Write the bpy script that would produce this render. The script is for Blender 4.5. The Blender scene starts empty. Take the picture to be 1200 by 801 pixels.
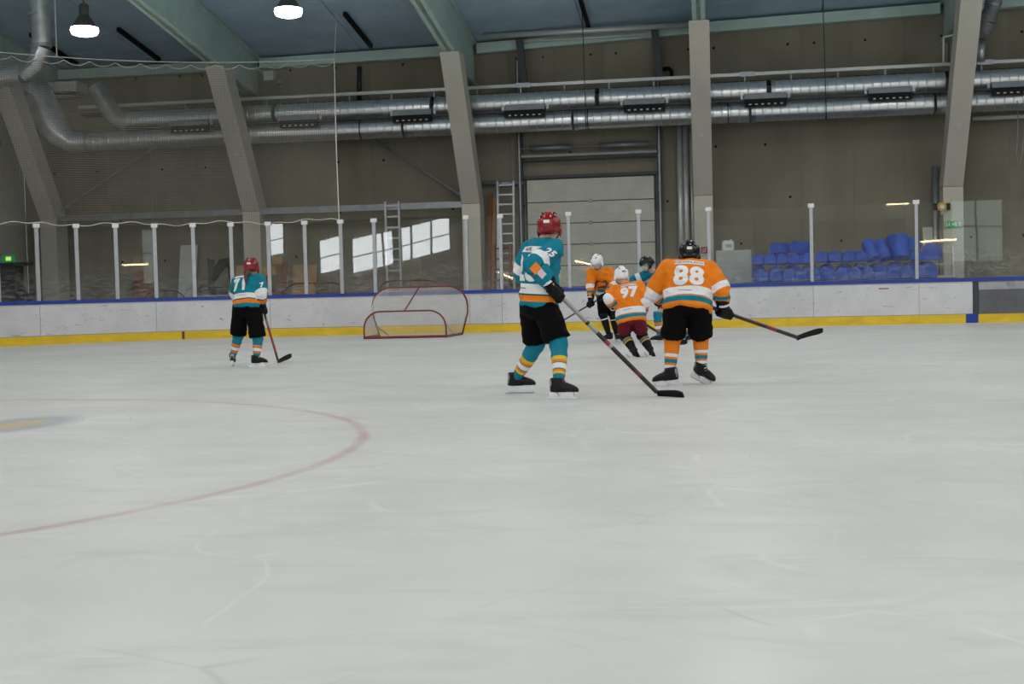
import bpy, bmesh, math, random
from mathutils import Vector, Matrix, noise
from mathutils.bvhtree import BVHTree
random.seed(7)
SC = bpy.context.scene
C = SC.collection
PI = math.pi

# ---------------------------------------------------------------- camera, world, exposure
FPX, CAMH, YAW, PITCH, ROLL = 1523.3, 1.0083, .15729, -.04137, .02496
FW = Vector((-math.sin(YAW)*math.cos(PITCH), math.cos(YAW)*math.cos(PITCH), math.sin(PITCH)))
_r = Vector((math.cos(YAW), math.sin(YAW), 0)); _u = _r.cross(FW)
RT = _r*math.cos(ROLL) - _u*math.sin(ROLL)
UP = _u*math.cos(ROLL) + _r*math.sin(ROLL)
cam = bpy.data.cameras.new('camera'); camo = bpy.data.objects.new('camera', cam); C.objects.link(camo)
cam.sensor_width = 36; cam.lens = FPX*36/1200; cam.clip_end = 300; cam.clip_start = .05
camo.matrix_world = Matrix(((RT.x, UP.x, -FW.x, 0), (RT.y, UP.y, -FW.y, 0), (RT.z, UP.z, -FW.z, CAMH), (0, 0, 0, 1)))
SC.camera = camo
w = bpy.data.worlds.new('world'); SC.world = w; w.use_nodes = True
w.node_tree.nodes['Background'].inputs[0].default_value = (.62, .72, .85, 1)
w.node_tree.nodes['Background'].inputs[1].default_value = .6
SC.view_settings.view_transform = 'Standard'; SC.view_settings.look = 'None'
SC.view_settings.gamma = 1; SC.view_settings.use_curve_mapping = False
SC.view_settings.exposure = 0.18
LAMP_W = 146.0          # each high-bay lamp
WINDOW_L = 9.0          # daylight in the window panes

def P(px, py, Y):                       # point of the place on the plane y = Y seen at a pixel of the photograph
    d = FW + RT*((px-600)/FPX) - UP*((py-400.5)/FPX)
    return Vector((0, 0, CAMH)) + d*(Y/d.y)
def G(px, py):
    d = FW + RT*((px-600)/FPX) - UP*((py-400.5)/FPX)
    return Vector((0, 0, CAMH)) + d*(-CAMH/d.z)

# ---------------------------------------------------------------- mesh helpers
def frame(t):
    t = t.normalized()
    a = Vector((0, 0, 1)) if abs(t.z) < .9 else Vector((1, 0, 0))
    s = t.cross(a).normalized(); return s, s.cross(t).normalized()
class MB:
    def __init__(s): s.v = []; s.f = []; s.a = {}
    def add(s, vs, fs):
        n = len(s.v); s.v += [Vector(v) for v in vs]; s.f += [tuple(i+n for i in f) for f in fs]; return s
    def box(s, lo, hi):
        x0, y0, z0 = lo; x1, y1, z1 = hi
        return s.add([(x0,y0,z0),(x1,y0,z0),(x1,y1,z0),(x0,y1,z0),(x0,y0,z1),(x1,y0,z1),(x1,y1,z1),(x0,y1,z1)],
            [(0,3,2,1),(4,5,6,7),(0,1,5,4),(1,2,6,5),(2,3,7,6),(3,0,4,7)])
    def obox(s, c, ax, ay, az, hx, hy, hz):
        c = Vector(c); vs = []
        for k in (-1, 1):
            for i, j in ((-1,-1),(1,-1),(1,1),(-1,1)): vs.append(c + ax*(i*hx) + ay*(j*hy) + az*(k*hz))
        return s.add(vs, [(0,3,2,1),(4,5,6,7),(0,1,5,4),(1,2,6,5),(2,3,7,6),(3,0,4,7)])
    def bar(s, p0, p1, wx, wy, side=None):
        p0 = Vector(p0); p1 = Vector(p1); t = (p1-p0); L = t.length; t.normalize()
        if side is None: a, b = frame(t)
        else:
            a = (Vector(side) - t*t.dot(Vector(side))).normalized(); b = t.cross(a)
        return s.obox((p0+p1)/2, a, b, t, wx/2, wy/2, L/2)
    def tube(s, pts, r, n=8, cap=True):
        pts = [Vector(p) for p in pts]; k = len(pts)
        rs = r if isinstance(r, (list, tuple)) else [r]*k
        rings = []; a = None
        for i, p in enumerate(pts):
            t = (pts[min(i+1,k-1)] - pts[max(i-1,0)])
            if t.length < 1e-9: t = Vector((0,0,1))
            t.normalize()
            if a is None: a, b = frame(t)
            else:
                a = (a - t*a.dot(t))
                if a.length < 1e-6: a, b = frame(t)
                a.normalize(); b = a.cross(t)*-1
            b = t.cross(a)
            rings.append([p + a*(rs[i]*math.cos(2*PI*j/n)) + b*(rs[i]*math.sin(2*PI*j/n)) for j in range(n)])
        return s.rings(rings, cap)
    def rings(s, rings, cap=True, closed=True):
        n = len(rings[0]); vs = [v for r in rings for v in r]; fs = []
        for i in range(len(rings)-1):
            for j in range(n if closed else n-1):
                j2 = (j+1) % n
                fs.append((i*n+j, i*n+j2, (i+1)*n+j2, (i+1)*n+j))
        if cap and closed:
            fs.append(tuple(range(n-1, -1, -1))); k = (len(rings)-1)*n; fs.append(tuple(k+j for j in range(n)))
        return s.add(vs, fs)
    def ell(s, c, ax, ay, az, n=14, m=8):
        c = Vector(c); rings = []
        for i in range(m+1):
            ph = -PI/2 + PI*i/m; q = max(math.cos(ph), .02)
            rings.append([c + ax*(q*math.cos(2*PI*j/n)) + ay*(q*math.sin(2*PI*j/n)) + az*math.sin(ph) for j in range(n)])
        return s.rings(rings)
    def limb(s, pts, rs, n=12):           # tube with rounded ends
        s.tube(pts, rs, n)
        for p, r in zip((pts[0], pts[-1]), (rs[0], rs[-1])):
            s.ell(p, Vector((r,0,0)), Vector((0,r,0)), Vector((0,0,r)), n, 6)
        return s
    def prism(s, poly, ext):              # planar polygon (3-D points) swept by a vector
        ext = Vector(ext); n = len(poly); p = [Vector(q) for q in poly]
        return s.add(p + [q+ext for q in p], [tuple(range(n-1,-1,-1)), tuple(range(n, 2*n))] + [(j, (j+1)%n, n+(j+1)%n, n+j) for j in range(n)])
    def lathe(s, c, prof, n=24):
        c = Vector(c); return s.rings([[c + Vector((r*math.cos(2*PI*j/n), r*math.sin(2*PI*j/n), z)) for j in range(n)] for r, z in prof])

def wloc(o):
    v = Vector((0,0,0))
    while o is not None: v += o.location; o = o.parent
    return v
def to_mesh(name, mb, mat, off, smooth):
    me = bpy.data.meshes.new(name); me.from_pydata([v-off for v in mb.v], [], mb.f); me.update()
    if smooth: me.shade_smooth()
    if mat is not None: me.materials.append(mat)
    return me
def fixn(me):
    bm = bmesh.new(); bm.from_mesh(me); bmesh.ops.recalc_face_normals(bm, faces=bm.faces); bm.to_mesh(me); bm.free()
def obj(name, mb, mat, parent=None, smooth=False, loc=(0,0,0)):
    off = wloc(parent) if parent is not None else Vector(loc)
    me = to_mesh(name, mb, mat, off, smooth); fixn(me)
    o = bpy.data.objects.new(name, me); C.objects.link(o)
    if parent is not None: o.parent = parent
    else: o.location = loc
    if smooth == 'auto': smooth_by_angle(me)
    return o
def smooth_by_angle(me, ang=35):
    me.shade_smooth()
    bm = bmesh.new(); bm.from_mesh(me)
    for e in bm.edges:
        if len(e.link_faces) == 2 and e.calc_face_angle(0) > math.radians(ang): e.smooth = False
    bm.to_mesh(me); bm.free()
def tag(o, label=None, cat=None, group=None, kind=None):
    if label: o['label'] = label
    if cat: o['category'] = cat
    if group: o['group'] = group
    if kind: o['kind'] = kind
    return o
def thing(name, label, cat, loc=(0,0,0), group=None):
    o = bpy.data.objects.new(name, None); C.objects.link(o); o.location = loc; o.empty_display_size = .2
    return tag(o, label, cat, group)
def inst(name, me, parent, loc, rot=(0,0,0), scale=None):
    o = bpy.data.objects.new(name, me); C.objects.link(o); o.parent = parent
    o.location = Vector(loc) - (wloc(parent) if parent is not None else Vector((0,0,0))); o.rotation_euler = rot
    if scale: o.scale = scale
    return o
def dup(root, loc, rotz=0, label=None):
    r = root.copy(); C.objects.link(r); r.location = loc; r.rotation_euler = (0, 0, rotz)
    if label: r['label'] = label
    for ch in list(root.children):
        c = ch.copy(); C.objects.link(c); c.parent = r
        for g in ch.children:
            d = g.copy(); C.objects.link(d); d.parent = c
    return r
def struct(name, mb, mat, smooth=False): return tag(obj(name, mb, mat, None, smooth), kind='structure')
ORD = ['first','second','third','fourth','fifth','sixth','seventh','eighth','ninth','tenth','eleventh','twelfth','thirteenth','fourteenth','fifteenth','sixteenth','seventeenth','eighteenth']

# ---------------------------------------------------------------- materials
def col(c): return (c[0], c[1], c[2], 1)
def srgb(r, g, b):
    f = lambda x: (x/255/12.92 if x/255 <= .04045 else ((x/255+.055)/1.055)**2.4)
    return (f(r), f(g), f(b))
def newmat(name):
    m = bpy.data.materials.new(name); m.use_nodes = True; nt = m.node_tree
    return m, nt, nt.nodes['Principled BSDF']
def N(nt, typ, **kw):
    n = nt.nodes.new(typ)
    for k, v in kw.items():
        if k.startswith('i_'): n.inputs[k[2:].replace('_', ' ')].default_value = v
        else: setattr(n, k, v)
    return n
def coords(nt, space='Object', scale=(1,1,1), rnd=False):
    if space == 'World':
        src = N(nt, 'ShaderNodeNewGeometry').outputs['Position']
    else: src = N(nt, 'ShaderNodeTexCoord').outputs['Object']
    mp = N(nt, 'ShaderNodeMapping'); mp.inputs['Scale'].default_value = scale
    nt.links.new(src, mp.inputs[0])
    if rnd:
        oi = N(nt, 'ShaderNodeObjectInfo'); mu = N(nt, 'ShaderNodeMath', operation='MULTIPLY'); mu.inputs[1].default_value = 40
        nt.links.new(oi.outputs['Random'], mu.inputs[0]); nt.links.new(mu.outputs[0], mp.inputs['Location'])
    return mp.outputs[0]
def ramp(nt, src, stops, const=False):
    r = N(nt, 'ShaderNodeValToRGB'); cr = r.color_ramp; cr.interpolation = 'CONSTANT' if const else 'LINEAR'
    while len(cr.elements) > 1: cr.elements.remove(cr.elements[0])
    cr.elements[0].position = stops[0][0]; cr.elements[0].color = col(stops[0][1])
    for p, c in stops[1:]:
        e = cr.elements.new(p); e.color = col(c)
    nt.links.new(src, r.inputs[0]); return r.outputs[0]
def mixc(nt, fac, a, b, mode='MIX'):
    m = N(nt, 'ShaderNodeMix', data_type='RGBA', blend_type=mode)
    for sock, v in ((m.inputs[0], fac), (m.inputs[6], a), (m.inputs[7], b)):
        if isinstance(v, (int, float)): sock.default_value = v
        elif isinstance(v, tuple): sock.default_value = col(v)
        else: nt.links.new(v, sock)
    return m.outputs[2]
def nz(nt, vec, scale, detail=4, rough=.55, dist=0):
    n = N(nt, 'ShaderNodeTexNoise'); n.inputs['Scale'].default_value = scale; n.inputs['Detail'].default_value = detail
    n.inputs['Roughness'].default_value = rough; n.inputs['Distortion'].default_value = dist
    nt.links.new(vec, n.inputs['Vector']); return n.outputs['Fac']
def bump(nt, b, h, strength=.2, dist=.02):
    n = N(nt, 'ShaderNodeBump'); n.inputs['Strength'].default_value = strength; n.inputs['Distance'].default_value = dist
    nt.links.new(h, n.inputs['Height']); nt.links.new(n.outputs[0], b.inputs['Normal'])
def mat(name, c, rough=.6, metal=0, var=.12, scale=3, bmp=0, stretch=(1,1,1), spec=.5, rnd=False, tint=None):
    m, nt, b = newmat(name)
    v = coords(nt, 'Object', stretch, rnd); f = nz(nt, v, scale)
    lo = tuple(x*(1-var*1.6) for x in c); hi = tuple(min(1, x*(1+var)) for x in c)
    nt.links.new(ramp(nt, f, [(.3, lo), (.7, hi)]), b.inputs['Base Color'])
    b.inputs['Roughness'].default_value = rough; b.inputs['Metallic'].default_value = metal
    b.inputs['Specular IOR Level'].default_value = spec
    if bmp: bump(nt, b, nz(nt, v, scale*6), bmp, .01)
    return m
def emis(name, c, s):
    m, nt, b = newmat(name); b.inputs['Base Color'].default_value = col(c)
    b.inputs['Emission Color'].default_value = col(c); b.inputs['Emission Strength'].default_value = s; return m
def concrete(name, c, rnd=True, var=.2):
    m, nt, b = newmat(name); v = coords(nt, 'Object', (1,1,1), rnd)
    f1 = nz(nt, v, .9, 5); f2 = nz(nt, coords(nt, 'World', (1.0, 1.0, .12)), 1.25, 3, .5)
    base = ramp(nt, f1, [(.3, tuple(x*(1-var) for x in c)), (.72, tuple(x*(1+var*.6) for x in c))])
    base = mixc(nt, .5, base, ramp(nt, f2, [(.35, tuple(x*(1-var) for x in c)), (.65, tuple(x*(1+var*.6) for x in c))]))
    if rnd:
        oi = N(nt, 'ShaderNodeObjectInfo')
        base = mixc(nt, 1, base, ramp(nt, oi.outputs['Random'], [(0, (.88,.88,.88)), (1, (1.0,1.0,.99))]), 'MULTIPLY')
    nt.links.new(base, b.inputs['Base Color']); b.inputs['Roughness'].default_value = .9; b.inputs['Specular IOR Level'].default_value = .25
    bump(nt, b, nz(nt, v, 14, 6), .25, .01); return m

M = {}
M['wall'] = concrete('concrete_wall', srgb(143, 137, 121))
M['wall_back'] = concrete('concrete_joint', srgb(130, 124, 109), False)
M['column'] = concrete('concrete_column', srgb(208, 203, 191), True, .1)
M['endwall'] = concrete('concrete_end', srgb(208, 204, 196), False, .06)
M['ceiling'] = mat('ceiling_panel', srgb(172, 196, 216), .85, 0, .07, 1.2, rnd=True)
M['ceil_gap'] = mat('ceiling_gap', srgb(120, 138, 154), .9)
M['green'] = mat('green_steel', srgb(178, 202, 196), .55, 0, .06, 2)
M['galv'] = mat('galvanised', srgb(190, 194, 196), .3, .85, .1, 6, stretch=(1,1,1))
M['steel'] = mat('grey_steel', srgb(150, 154, 158), .45, .6, .1, 5)
M['darksteel'] = mat('dark_steel', srgb(66, 68, 72), .5, .4, .1, 5)
M['black'] = mat('black_matte', srgb(12, 12, 14), .6, spec=.25)
M['alu'] = mat('aluminium', srgb(176, 179, 183), .4, .5, .06, 8)
M['white_pipe'] = mat('pale_pipe', srgb(196, 198, 196), .3, .3, .05, 4)
M['rope'] = mat('white_rope', srgb(210, 208, 200), .8)
M['netting'] = mat('net_cord', srgb(126, 122, 112), .8)
M['goalnet'] = mat('goal_net_cord', srgb(205, 203, 198), .8)
M['red'] = mat('red_paint', srgb(122, 34, 38), .4, 0, .15, 6)
M['wood'] = mat('wood', srgb(168, 128, 84), .7, 0, .2, 4, stretch=(8,8,1))
M['ply'] = mat('plywood', srgb(176, 140, 96), .7, 0, .12, 2, stretch=(6,6,1))
M['brown'] = mat('brown_board', srgb(136, 82, 52), .7, 0, .18, 3, stretch=(6,6,1))
M['white'] = mat('white_paint', srgb(205, 205, 202), .5, 0, .05, 3)
M['whiteplastic'] = mat('white_plastic', srgb(225, 226, 228), .35, 0, .04, 3)
M['cabinet'] = mat('cabinet_paint', srgb(178, 182, 180), .5, 0, .04, 2)
M['door'] = mat('door_panel', srgb(196, 194, 184), .55, 0, .06, 3, rnd=True)
M['foam'] = mat('blue_foam', srgb(40, 94, 205), .7, 0, .15, 3, bmp=.15, rnd=True)
M['cap'] = mat('blue_cap', srgb(28, 58, 150), .4, 0, .1, 3)
M['yellow'] = mat('yellow_kick', srgb(226, 190, 32), .45, 0, .1, 2.5, stretch=(1,1,3))
M['bluemark'] = mat('blue_mark', srgb(20, 56, 150), .45)
M['gate_hi'] = mat('gate_upper', srgb(165, 162, 166), .5)
M['gate_lo'] = mat('gate_lower', srgb(96, 98, 104), .5)
M['lamp_body'] = mat('lamp_body', srgb(70, 72, 70), .5)
M['lamp_glow'] = emis('lamp_glow', (1, .97, .9), 14)
M['tube_glow'] = emis('tube_glow', (1, .78, .45), 30)
M['daylight'] = emis('daylight_pane', (.93, .97, 1), WINDOW_L)
M['dimlight'] = emis('curtained_pane', (.72, .86, .78), 1.3)
M['exit_green'] = emis('exit_green', srgb(40, 150, 80), .3)
M['exit_glow'] = emis('exit_glow', srgb(210, 240, 120), .7)
M['skin'] = mat('skin', srgb(205, 160, 135), .5, 0, .05, 8)
M['hair'] = mat('hair', srgb(70, 48, 36), .6, 0, .25, 30, stretch=(6,6,1))
M['signred'] = mat('sign_red', srgb(168, 52, 52), .5)
M['signyellow'] = mat('sign_yellow', srgb(215, 175, 40), .5)
M['floor'] = mat('concrete_floor', srgb(110, 108, 102), .8, 0, .15, 1.5)

def board_white():
    m, nt, b = newmat('board_white')
    v = coords(nt, 'World'); f = nz(nt, v, 1.2, 5)
    base = ramp(nt, f, [(.3, srgb(196, 196, 200)), (.7, srgb(216, 216, 219))])
    sc = nz(nt, coords(nt, 'World', (1.1, 1.1, 5)), 2.6, 8, .7, 1.5)
    base = mixc(nt, ramp(nt, sc, [(.60, (0,0,0)), (.67, (.7,.7,.7))]), base, srgb(122, 122, 130))
    sp = nz(nt, coords(nt, 'World', (1,1,1.4)), 9, 2, .5, 2)
    base = mixc(nt, ramp(nt, sp, [(.70, (0,0,0)), (.73, (.8,.8,.8))]), base, srgb(92, 90, 100))
    nt.links.new(base, b.inputs['Base Color']); b.inputs['Roughness'].default_value = .4
    return m
M['board'] = board_white()
def duct_mat():
    m, nt, b = newmat('spiral_duct'); v = coords(nt, 'World')
    f = nz(nt, coords(nt, 'World', (.3,2,2)), 2.5)
    nt.links.new(ramp(nt, f, [(.3, srgb(205,208,210)), (.7, srgb(236,239,241))]), b.inputs['Base Color'])
    b.inputs['Metallic'].default_value = .85; b.inputs['Roughness'].default_value = .28
    return m
M['duct'] = duct_mat()
def glass_mat():
    m, nt, b = newmat('acrylic_glass'); nt.nodes.remove(b)
    out = nt.nodes['Material Output']
    tr = N(nt, 'ShaderNodeBsdfTransparent'); tr.inputs[0].default_value = (.95, .965, .96, 1)
    gl = N(nt, 'ShaderNodeBsdfGlossy'); gl.inputs['Roughness'].default_value = .015
    di = N(nt, 'ShaderNodeBsdfDiffuse'); di.inputs[0].default_value = (.75, .77, .76, 1)
    fr = N(nt, 'ShaderNodeFresnel'); fr.inputs[0].default_value = 1.49
    bp = N(nt, 'ShaderNodeBump'); bp.inputs['Strength'].default_value = .012; bp.inputs['Distance'].default_value = .1
    nt.links.new(nz(nt, coords(nt, 'World', (1,1,.8)), .8, 0), bp.inputs['Height']); nt.links.new(bp.outputs[0], gl.inputs['Normal'])
    m1 = N(nt, 'ShaderNodeMixShader'); nt.links.new(fr.outputs[0], m1.inputs[0]); nt.links.new(tr.outputs[0], m1.inputs[1]); nt.links.new(gl.outputs[0], m1.inputs[2])
    # scuffs and puck marks in the lower half scatter a little light
    s = nz(nt, coords(nt, 'World', (2.2, 2.2, 7)), 2.2, 8, .75, 1.2)
    sc = ramp(nt, s, [(.46, (.006,.006,.006)), (.66, (.20,.20,.20))])
    pos = N(nt, 'ShaderNodeSeparateXYZ'); g = N(nt, 'ShaderNodeNewGeometry'); nt.links.new(g.outputs['Position'], pos.inputs[0])
    mr = N(nt, 'ShaderNodeMapRange'); mr.inputs[1].default_value = 1.9; mr.inputs[2].default_value = 1.1; nt.links.new(pos.outputs[2], mr.inputs[0])
    mu = N(nt, 'ShaderNodeMath', operation='MULTIPLY'); nt.links.new(sc, mu.inputs[0]); nt.links.new(mr.outputs[0], mu.inputs[1])
    m2 = N(nt, 'ShaderNodeMixShader'); nt.links.new(mu.outputs[0], m2.inputs[0]); nt.links.new(m1.outputs[0], m2.inputs[1]); nt.links.new(di.outputs[0], m2.inputs[2])
    nt.links.new(m2.outputs[0], out.inputs[0]); return m
M['glass'] = glass_mat()
RING = (-6.86, 7.66, 4.537)
def ice_mat():
    m, nt, b = newmat('ice'); v = coords(nt, 'World')
    base = ramp(nt, nz(nt, v, .35, 6, .6), [(.3, srgb(197, 199, 197)), (.7, srgb(214, 216, 214))])
    st = nz(nt, coords(nt, 'World', (.7, 1.6, 1)), 1.1, 8, .62, 1.2)            # long soft skate wear along the rink
    base = mixc(nt, ramp(nt, st, [(.50, (0,0,0)), (.72, (.5,.5,.5))]), base, srgb(180, 183, 183))
    for scl, ang, wd, c, k in ((.33, .4, .006, srgb(232,233,232), .4), (.5, 1.3, .004, srgb(176,180,182), .5), (.8, 2.2, .006, srgb(232,233,232), .35)):
        mp = N(nt, 'ShaderNodeMapping'); mp.inputs['Rotation'].default_value = (0, 0, ang); mp.inputs['Scale'].default_value = (1, .55, 1)
        n2 = N(nt, 'ShaderNodeTexNoise'); n2.inputs['Scale'].default_value = .5; nt.links.new(v, n2.inputs['Vector'])
        ad = N(nt, 'ShaderNodeVectorMath', operation='MULTIPLY_ADD'); ad.inputs[1].default_value = (1.6,1.6,0); nt.links.new(n2.outputs['Color'], ad.inputs[0]); nt.links.new(v, ad.inputs[2])
        nt.links.new(ad.outputs[0], mp.inputs[0])
        vo = N(nt, 'ShaderNodeTexVoronoi', feature='DISTANCE_TO_EDGE'); vo.inputs['Scale'].default_value = scl; nt.links.new(mp.outputs[0], vo.inputs['Vector'])
        msk = ramp(nt, vo.outputs['Distance'], [(wd*.4, (k,k,k)), (wd, (0,0,0))])
        gate = ramp(nt, nz(nt, v, .7+scl, 3), [(.5, (0,0,0)), (.58, (1,1,1))])
        base = mixc(nt, mixc(nt, 1, msk, gate, 'MULTIPLY'), base, c)
    # worn red face-off circle
    def dist(cx, cy, sx=1, sy=1):
        s = N(nt, 'ShaderNodeVectorMath', operation='SUBTRACT'); s.inputs[1].default_value = (cx, cy, 0); nt.links.new(v, s.inputs[0])
        q = N(nt, 'ShaderNodeVectorMath', operation='MULTIPLY'); q.inputs[1].default_value = (sx, sy, 0); nt.links.new(s.outputs[0], q.inputs[0])
        l = N(nt, 'ShaderNodeVectorMath', operation='LENGTH'); nt.links.new(q.outputs[0], l.inputs[0]); return l.outputs['Value']
    def math_(op, a, bb):
        n = N(nt, 'ShaderNodeMath', operation=op)
        for i, x in enumerate((a, bb)):
            if isinstance(x, (int, float)): n.inputs[i].default_value = x
            elif x is not None: nt.links.new(x, n.inputs[i])
        return n.outputs[0]
    wob = math_('MULTIPLY', math_('SUBTRACT', nz(nt, v, 2.5, 4), .5), .05)
    d = math_('ABSOLUTE', math_('ADD', math_('SUBTRACT', dist(RING[0], RING[1]), RING[2]), wob), None)
    line = ramp(nt, d, [(.02, (.5,.5,.5)), (.06, (0,0,0))])
    wear = ramp(nt, nz(nt, v, 1.3, 5), [(.3, (.35,.35,.35)), (.65, (1,1,1))])
    base = mixc(nt, mixc(nt, 1, line, wear, 'MULTIPLY'), base, srgb(168, 118, 126))
    sm = mixc(nt, 1, ramp(nt, d, [(.0, (.22,.22,.22)), (.22, (0,0,0))]), ramp(nt, nz(nt, v, 1.7, 5), [(.5, (0,0,0)), (.7, (1,1,1))]), 'MULTIPLY')
    base = mixc(nt, sm, base, srgb(180, 140, 146))
    # faded yellow emblem with a grey rim
    g0 = G(18, 497.5)
    dd = math_('ADD', dist(g0.x, g0.y, 1, .55), math_('MULTIPLY', math_('SUBTRACT', nz(nt, v, 3, 4), .5), .25))
    base = mixc(nt, ramp(nt, dd, [(.30, (.6,.6,.6)), (.48, (0,0,0))]), base, srgb(150, 156, 168))
    base = mixc(nt, ramp(nt, dd, [(.12, (.55,.55,.55)), (.24, (0,0,0))]), base, srgb(214, 190, 120))
    nt.links.new(base, b.inputs['Base Color'])
    nt.links.new(ramp(nt, st, [(.4, (.30,.30,.30)), (.65, (.46,.46,.46))]), b.inputs['Roughness'])
    b.inputs['Specular IOR Level'].default_value = .12; b.inputs['IOR'].default_value = 1.31
    bump(nt, b, nz(nt, coords(nt, 'World', (.9, 1.4, 1)), 7, 6, .65), .08, .004)
    return m
M['ice'] = ice_mat()
def stripe_mat(name, attr, stops, rough=.75, spec=.3):
    m, nt, b = newmat(name); a = N(nt, 'ShaderNodeAttribute'); a.attribute_name = attr
    nt.links.new(ramp(nt, a.outputs['Fac'], stops, True), b.inputs['Base Color']); b.inputs['Roughness'].default_value = rough
    b.inputs['Specular IOR Level'].default_value = spec
    return m
def jersey_mat(name, hem, slv):
    m, nt, b = newmat(name)
    at = {}
    for k in ('hem', 'slv', 'isl'):
        a = N(nt, 'ShaderNodeAttribute'); a.attribute_name = k; at[k] = a.outputs['Fac']
    c1 = ramp(nt, at['hem'], hem, True); c2 = ramp(nt, at['slv'], slv, True)
    base = mixc(nt, ramp(nt, at['isl'], [(0, (0,0,0)), (.5, (1,1,1))], True), c1, c2)
    nt.links.new(base, b.inputs['Base Color']); b.inputs['Roughness'].default_value = .8; b.inputs['Specular IOR Level'].default_value = .2
    bump(nt, b, nz(nt, coords(nt, 'Object', (1,1,.55)), 7, 4, .6, 1.0), .7, .035)
    return m

# ================================================================ the hall
D = 29.6                       # far boards
COLX = [-17.9, -12.13, -6.22, -.30, 5.71, 11.8]
EAVE = [(-19.3, 7.02), (-12.13, 7.04), (-6.22, 7.12), (-.3, 7.34), (5.71, 7.5), (11.8, 7.7), (50, 7.7)]
def eave(x):
    for (a, za), (b, zb) in zip(EAVE, EAVE[1:]):
        if x <= b: return za + (zb-za)*max(0, (x-a))/(b-a)
    return EAVE[-1][1]
RIDGE = 13.5
def roof(x, y): return eave(x) + .32 + .15*((33.8-y) if y > RIDGE else (33.8-2*RIDGE+y))
WY, EX, RX, NY = 33.9, -19.05, 46.0, -5.0
floor = struct('floor', MB().box((EX, -5, -.3), (RX, WY+.4, -.02)), M['floor'])
# ice sheet with the rounded corner
def bcurve(s, off=0):          # along the boards: s < 0 straight, s > 0 round the corner; off = towards the ice
    Xs, r = -9.0, 8.5
    if s < 0: return Vector((Xs-s, D-off, 0)), Vector((0, -1, 0))
    a = s/r; n = Vector((math.sin(a), -math.cos(a), 0)); return Vector((Xs-r*math.sin(a), D-r+r*math.cos(a), 0)) + n*off, n
pts = [(44, D)] + [tuple(bcurve(s)[0][:2]) for s in [i*8.5*PI/2/18 for i in range(19)]] + [(-17.5, -4.4), (44, -4.4)]
struct('floor_ice', MB().prism([(x, y, -.02) for x, y in pts], (0, 0, .02)), M['ice'])

wb = struct('wall_back', MB().box((EX, WY+.03, -.02), (RX, WY+.4, 10)), M['wall_back'])
pm = to_mesh('concrete_panel', MB().box((-.6235, 0, -1.2485), (.6235, .05, 1.2485)), M['wall'], Vector((0,0,0)), False)
for i in range(27):
    for k in range(3):
        x = EX + .63 + i*1.25
        if -4.9 < x < -1.5 and k == 0: pass
        inst('concrete_panel', pm, wb, (x, WY - .006*random.random(), 1.25 + k*2.5))
tm = to_mesh('tie_hole', MB().tube([(0, 0, 0), (0, .012, 0)], .035, 8), M['black'], Vector((0,0,0)), False)
for i in range(27):
    for k in range(3):
        for dz in (-.6, .75):
            if random.random() < .55: inst('tie_hole', tm, wb, (EX+.63+i*1.25+.3*random.choice((-1, 1)), WY-.012, 1.25+k*2.5+dz))
wl = struct('wall_left', MB().box((EX-.3, -5, -.02), (EX, WY, 10)), M['endwall'])
struct('wall_right', MB().box((RX, -5, -.02), (RX+.3, WY, 12)), M['endwall'])
# near wall behind the camera: one band of bright windows and a curtained one
def wall_with_holes(name, y0, y1, x0, x1, z0, z1, holes, m):
    mb = MB(); xs = sorted({x0, x1, *[h[0] for h in holes], *[h[1] for h in holes]})
    for a, b in zip(xs, xs[1:]):
        hs = sorted([h for h in holes if h[0] <= a and h[1] >= b], key=lambda h: h[2]); z = z0
        for h in hs: mb.box((a, y0, z), (b, y1, h[2])); z = h[3]
        mb.box((a, y0, z), (b, y1, z1))
    return struct(name, mb, m)
holes = [(11.0, 13.4, 1.7, 4.7), (-10, -4, 5.2, 6.4), (-2, 8, 5.2, 6.4), (16, 26, 5.2, 6.4)]
wall_with_holes('wall_near', NY-.3, NY, EX, RX, -.02, 12, holes, M['endwall'])
for k, h in enumerate(holes):
    o = struct('window_%d' % (k+1), MB().box((h[0], NY-.2, h[2]), (h[1], NY-.18, h[3])), M['dimlight'] if k == 0 else M['daylight'])
    fr = MB(); n = max(2, round((h[1]-h[0])/1.3))
    for i in range(n+1):
        x = h[0] + (h[1]-h[0])*i/n; fr.box((x-.04, NY-.18, h[2]), (x+.04, NY-.08, h[3]))
    for z in (h[2]+.03, (h[2]+h[3])/2 + .2, h[3]-.03): fr.box((h[0], NY-.18, z-.03), (h[1], NY-.08, z+.03))
    obj('window_frame', fr, M['steel'], o)
sh_ = lambda x: .21*(x+18.3)
wq = lambda x0, x1, z0, z1, y: [(x0, y, z0+sh_(x0)), (x1, y, z0+sh_(x1)), (x1, y, z1+sh_(x1)), (x0, y, z1+sh_(x0))]
o = struct('window_5', MB().prism(wq(-18.3, -13.2, 1.95, 3.65, NY+.02), (0, .02, 0)), M['daylight'])
fr = MB()
for x in (-18.3, -16.7, -15.95, -15.2, -14.2, -13.2): fr.prism(wq(x-.05-(.2 if x == -15.95 else 0), x+.05+(.2 if x == -15.95 else 0), 1.95, 3.65, NY+.04), (0, .06, 0))
for z in (1.95, 2.75, 3.65): fr.prism(wq(-18.35, -13.15, z-.03, z+.03, NY+.04), (0, .06, 0))
obj('window_frame', fr, M['steel'], o)
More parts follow.
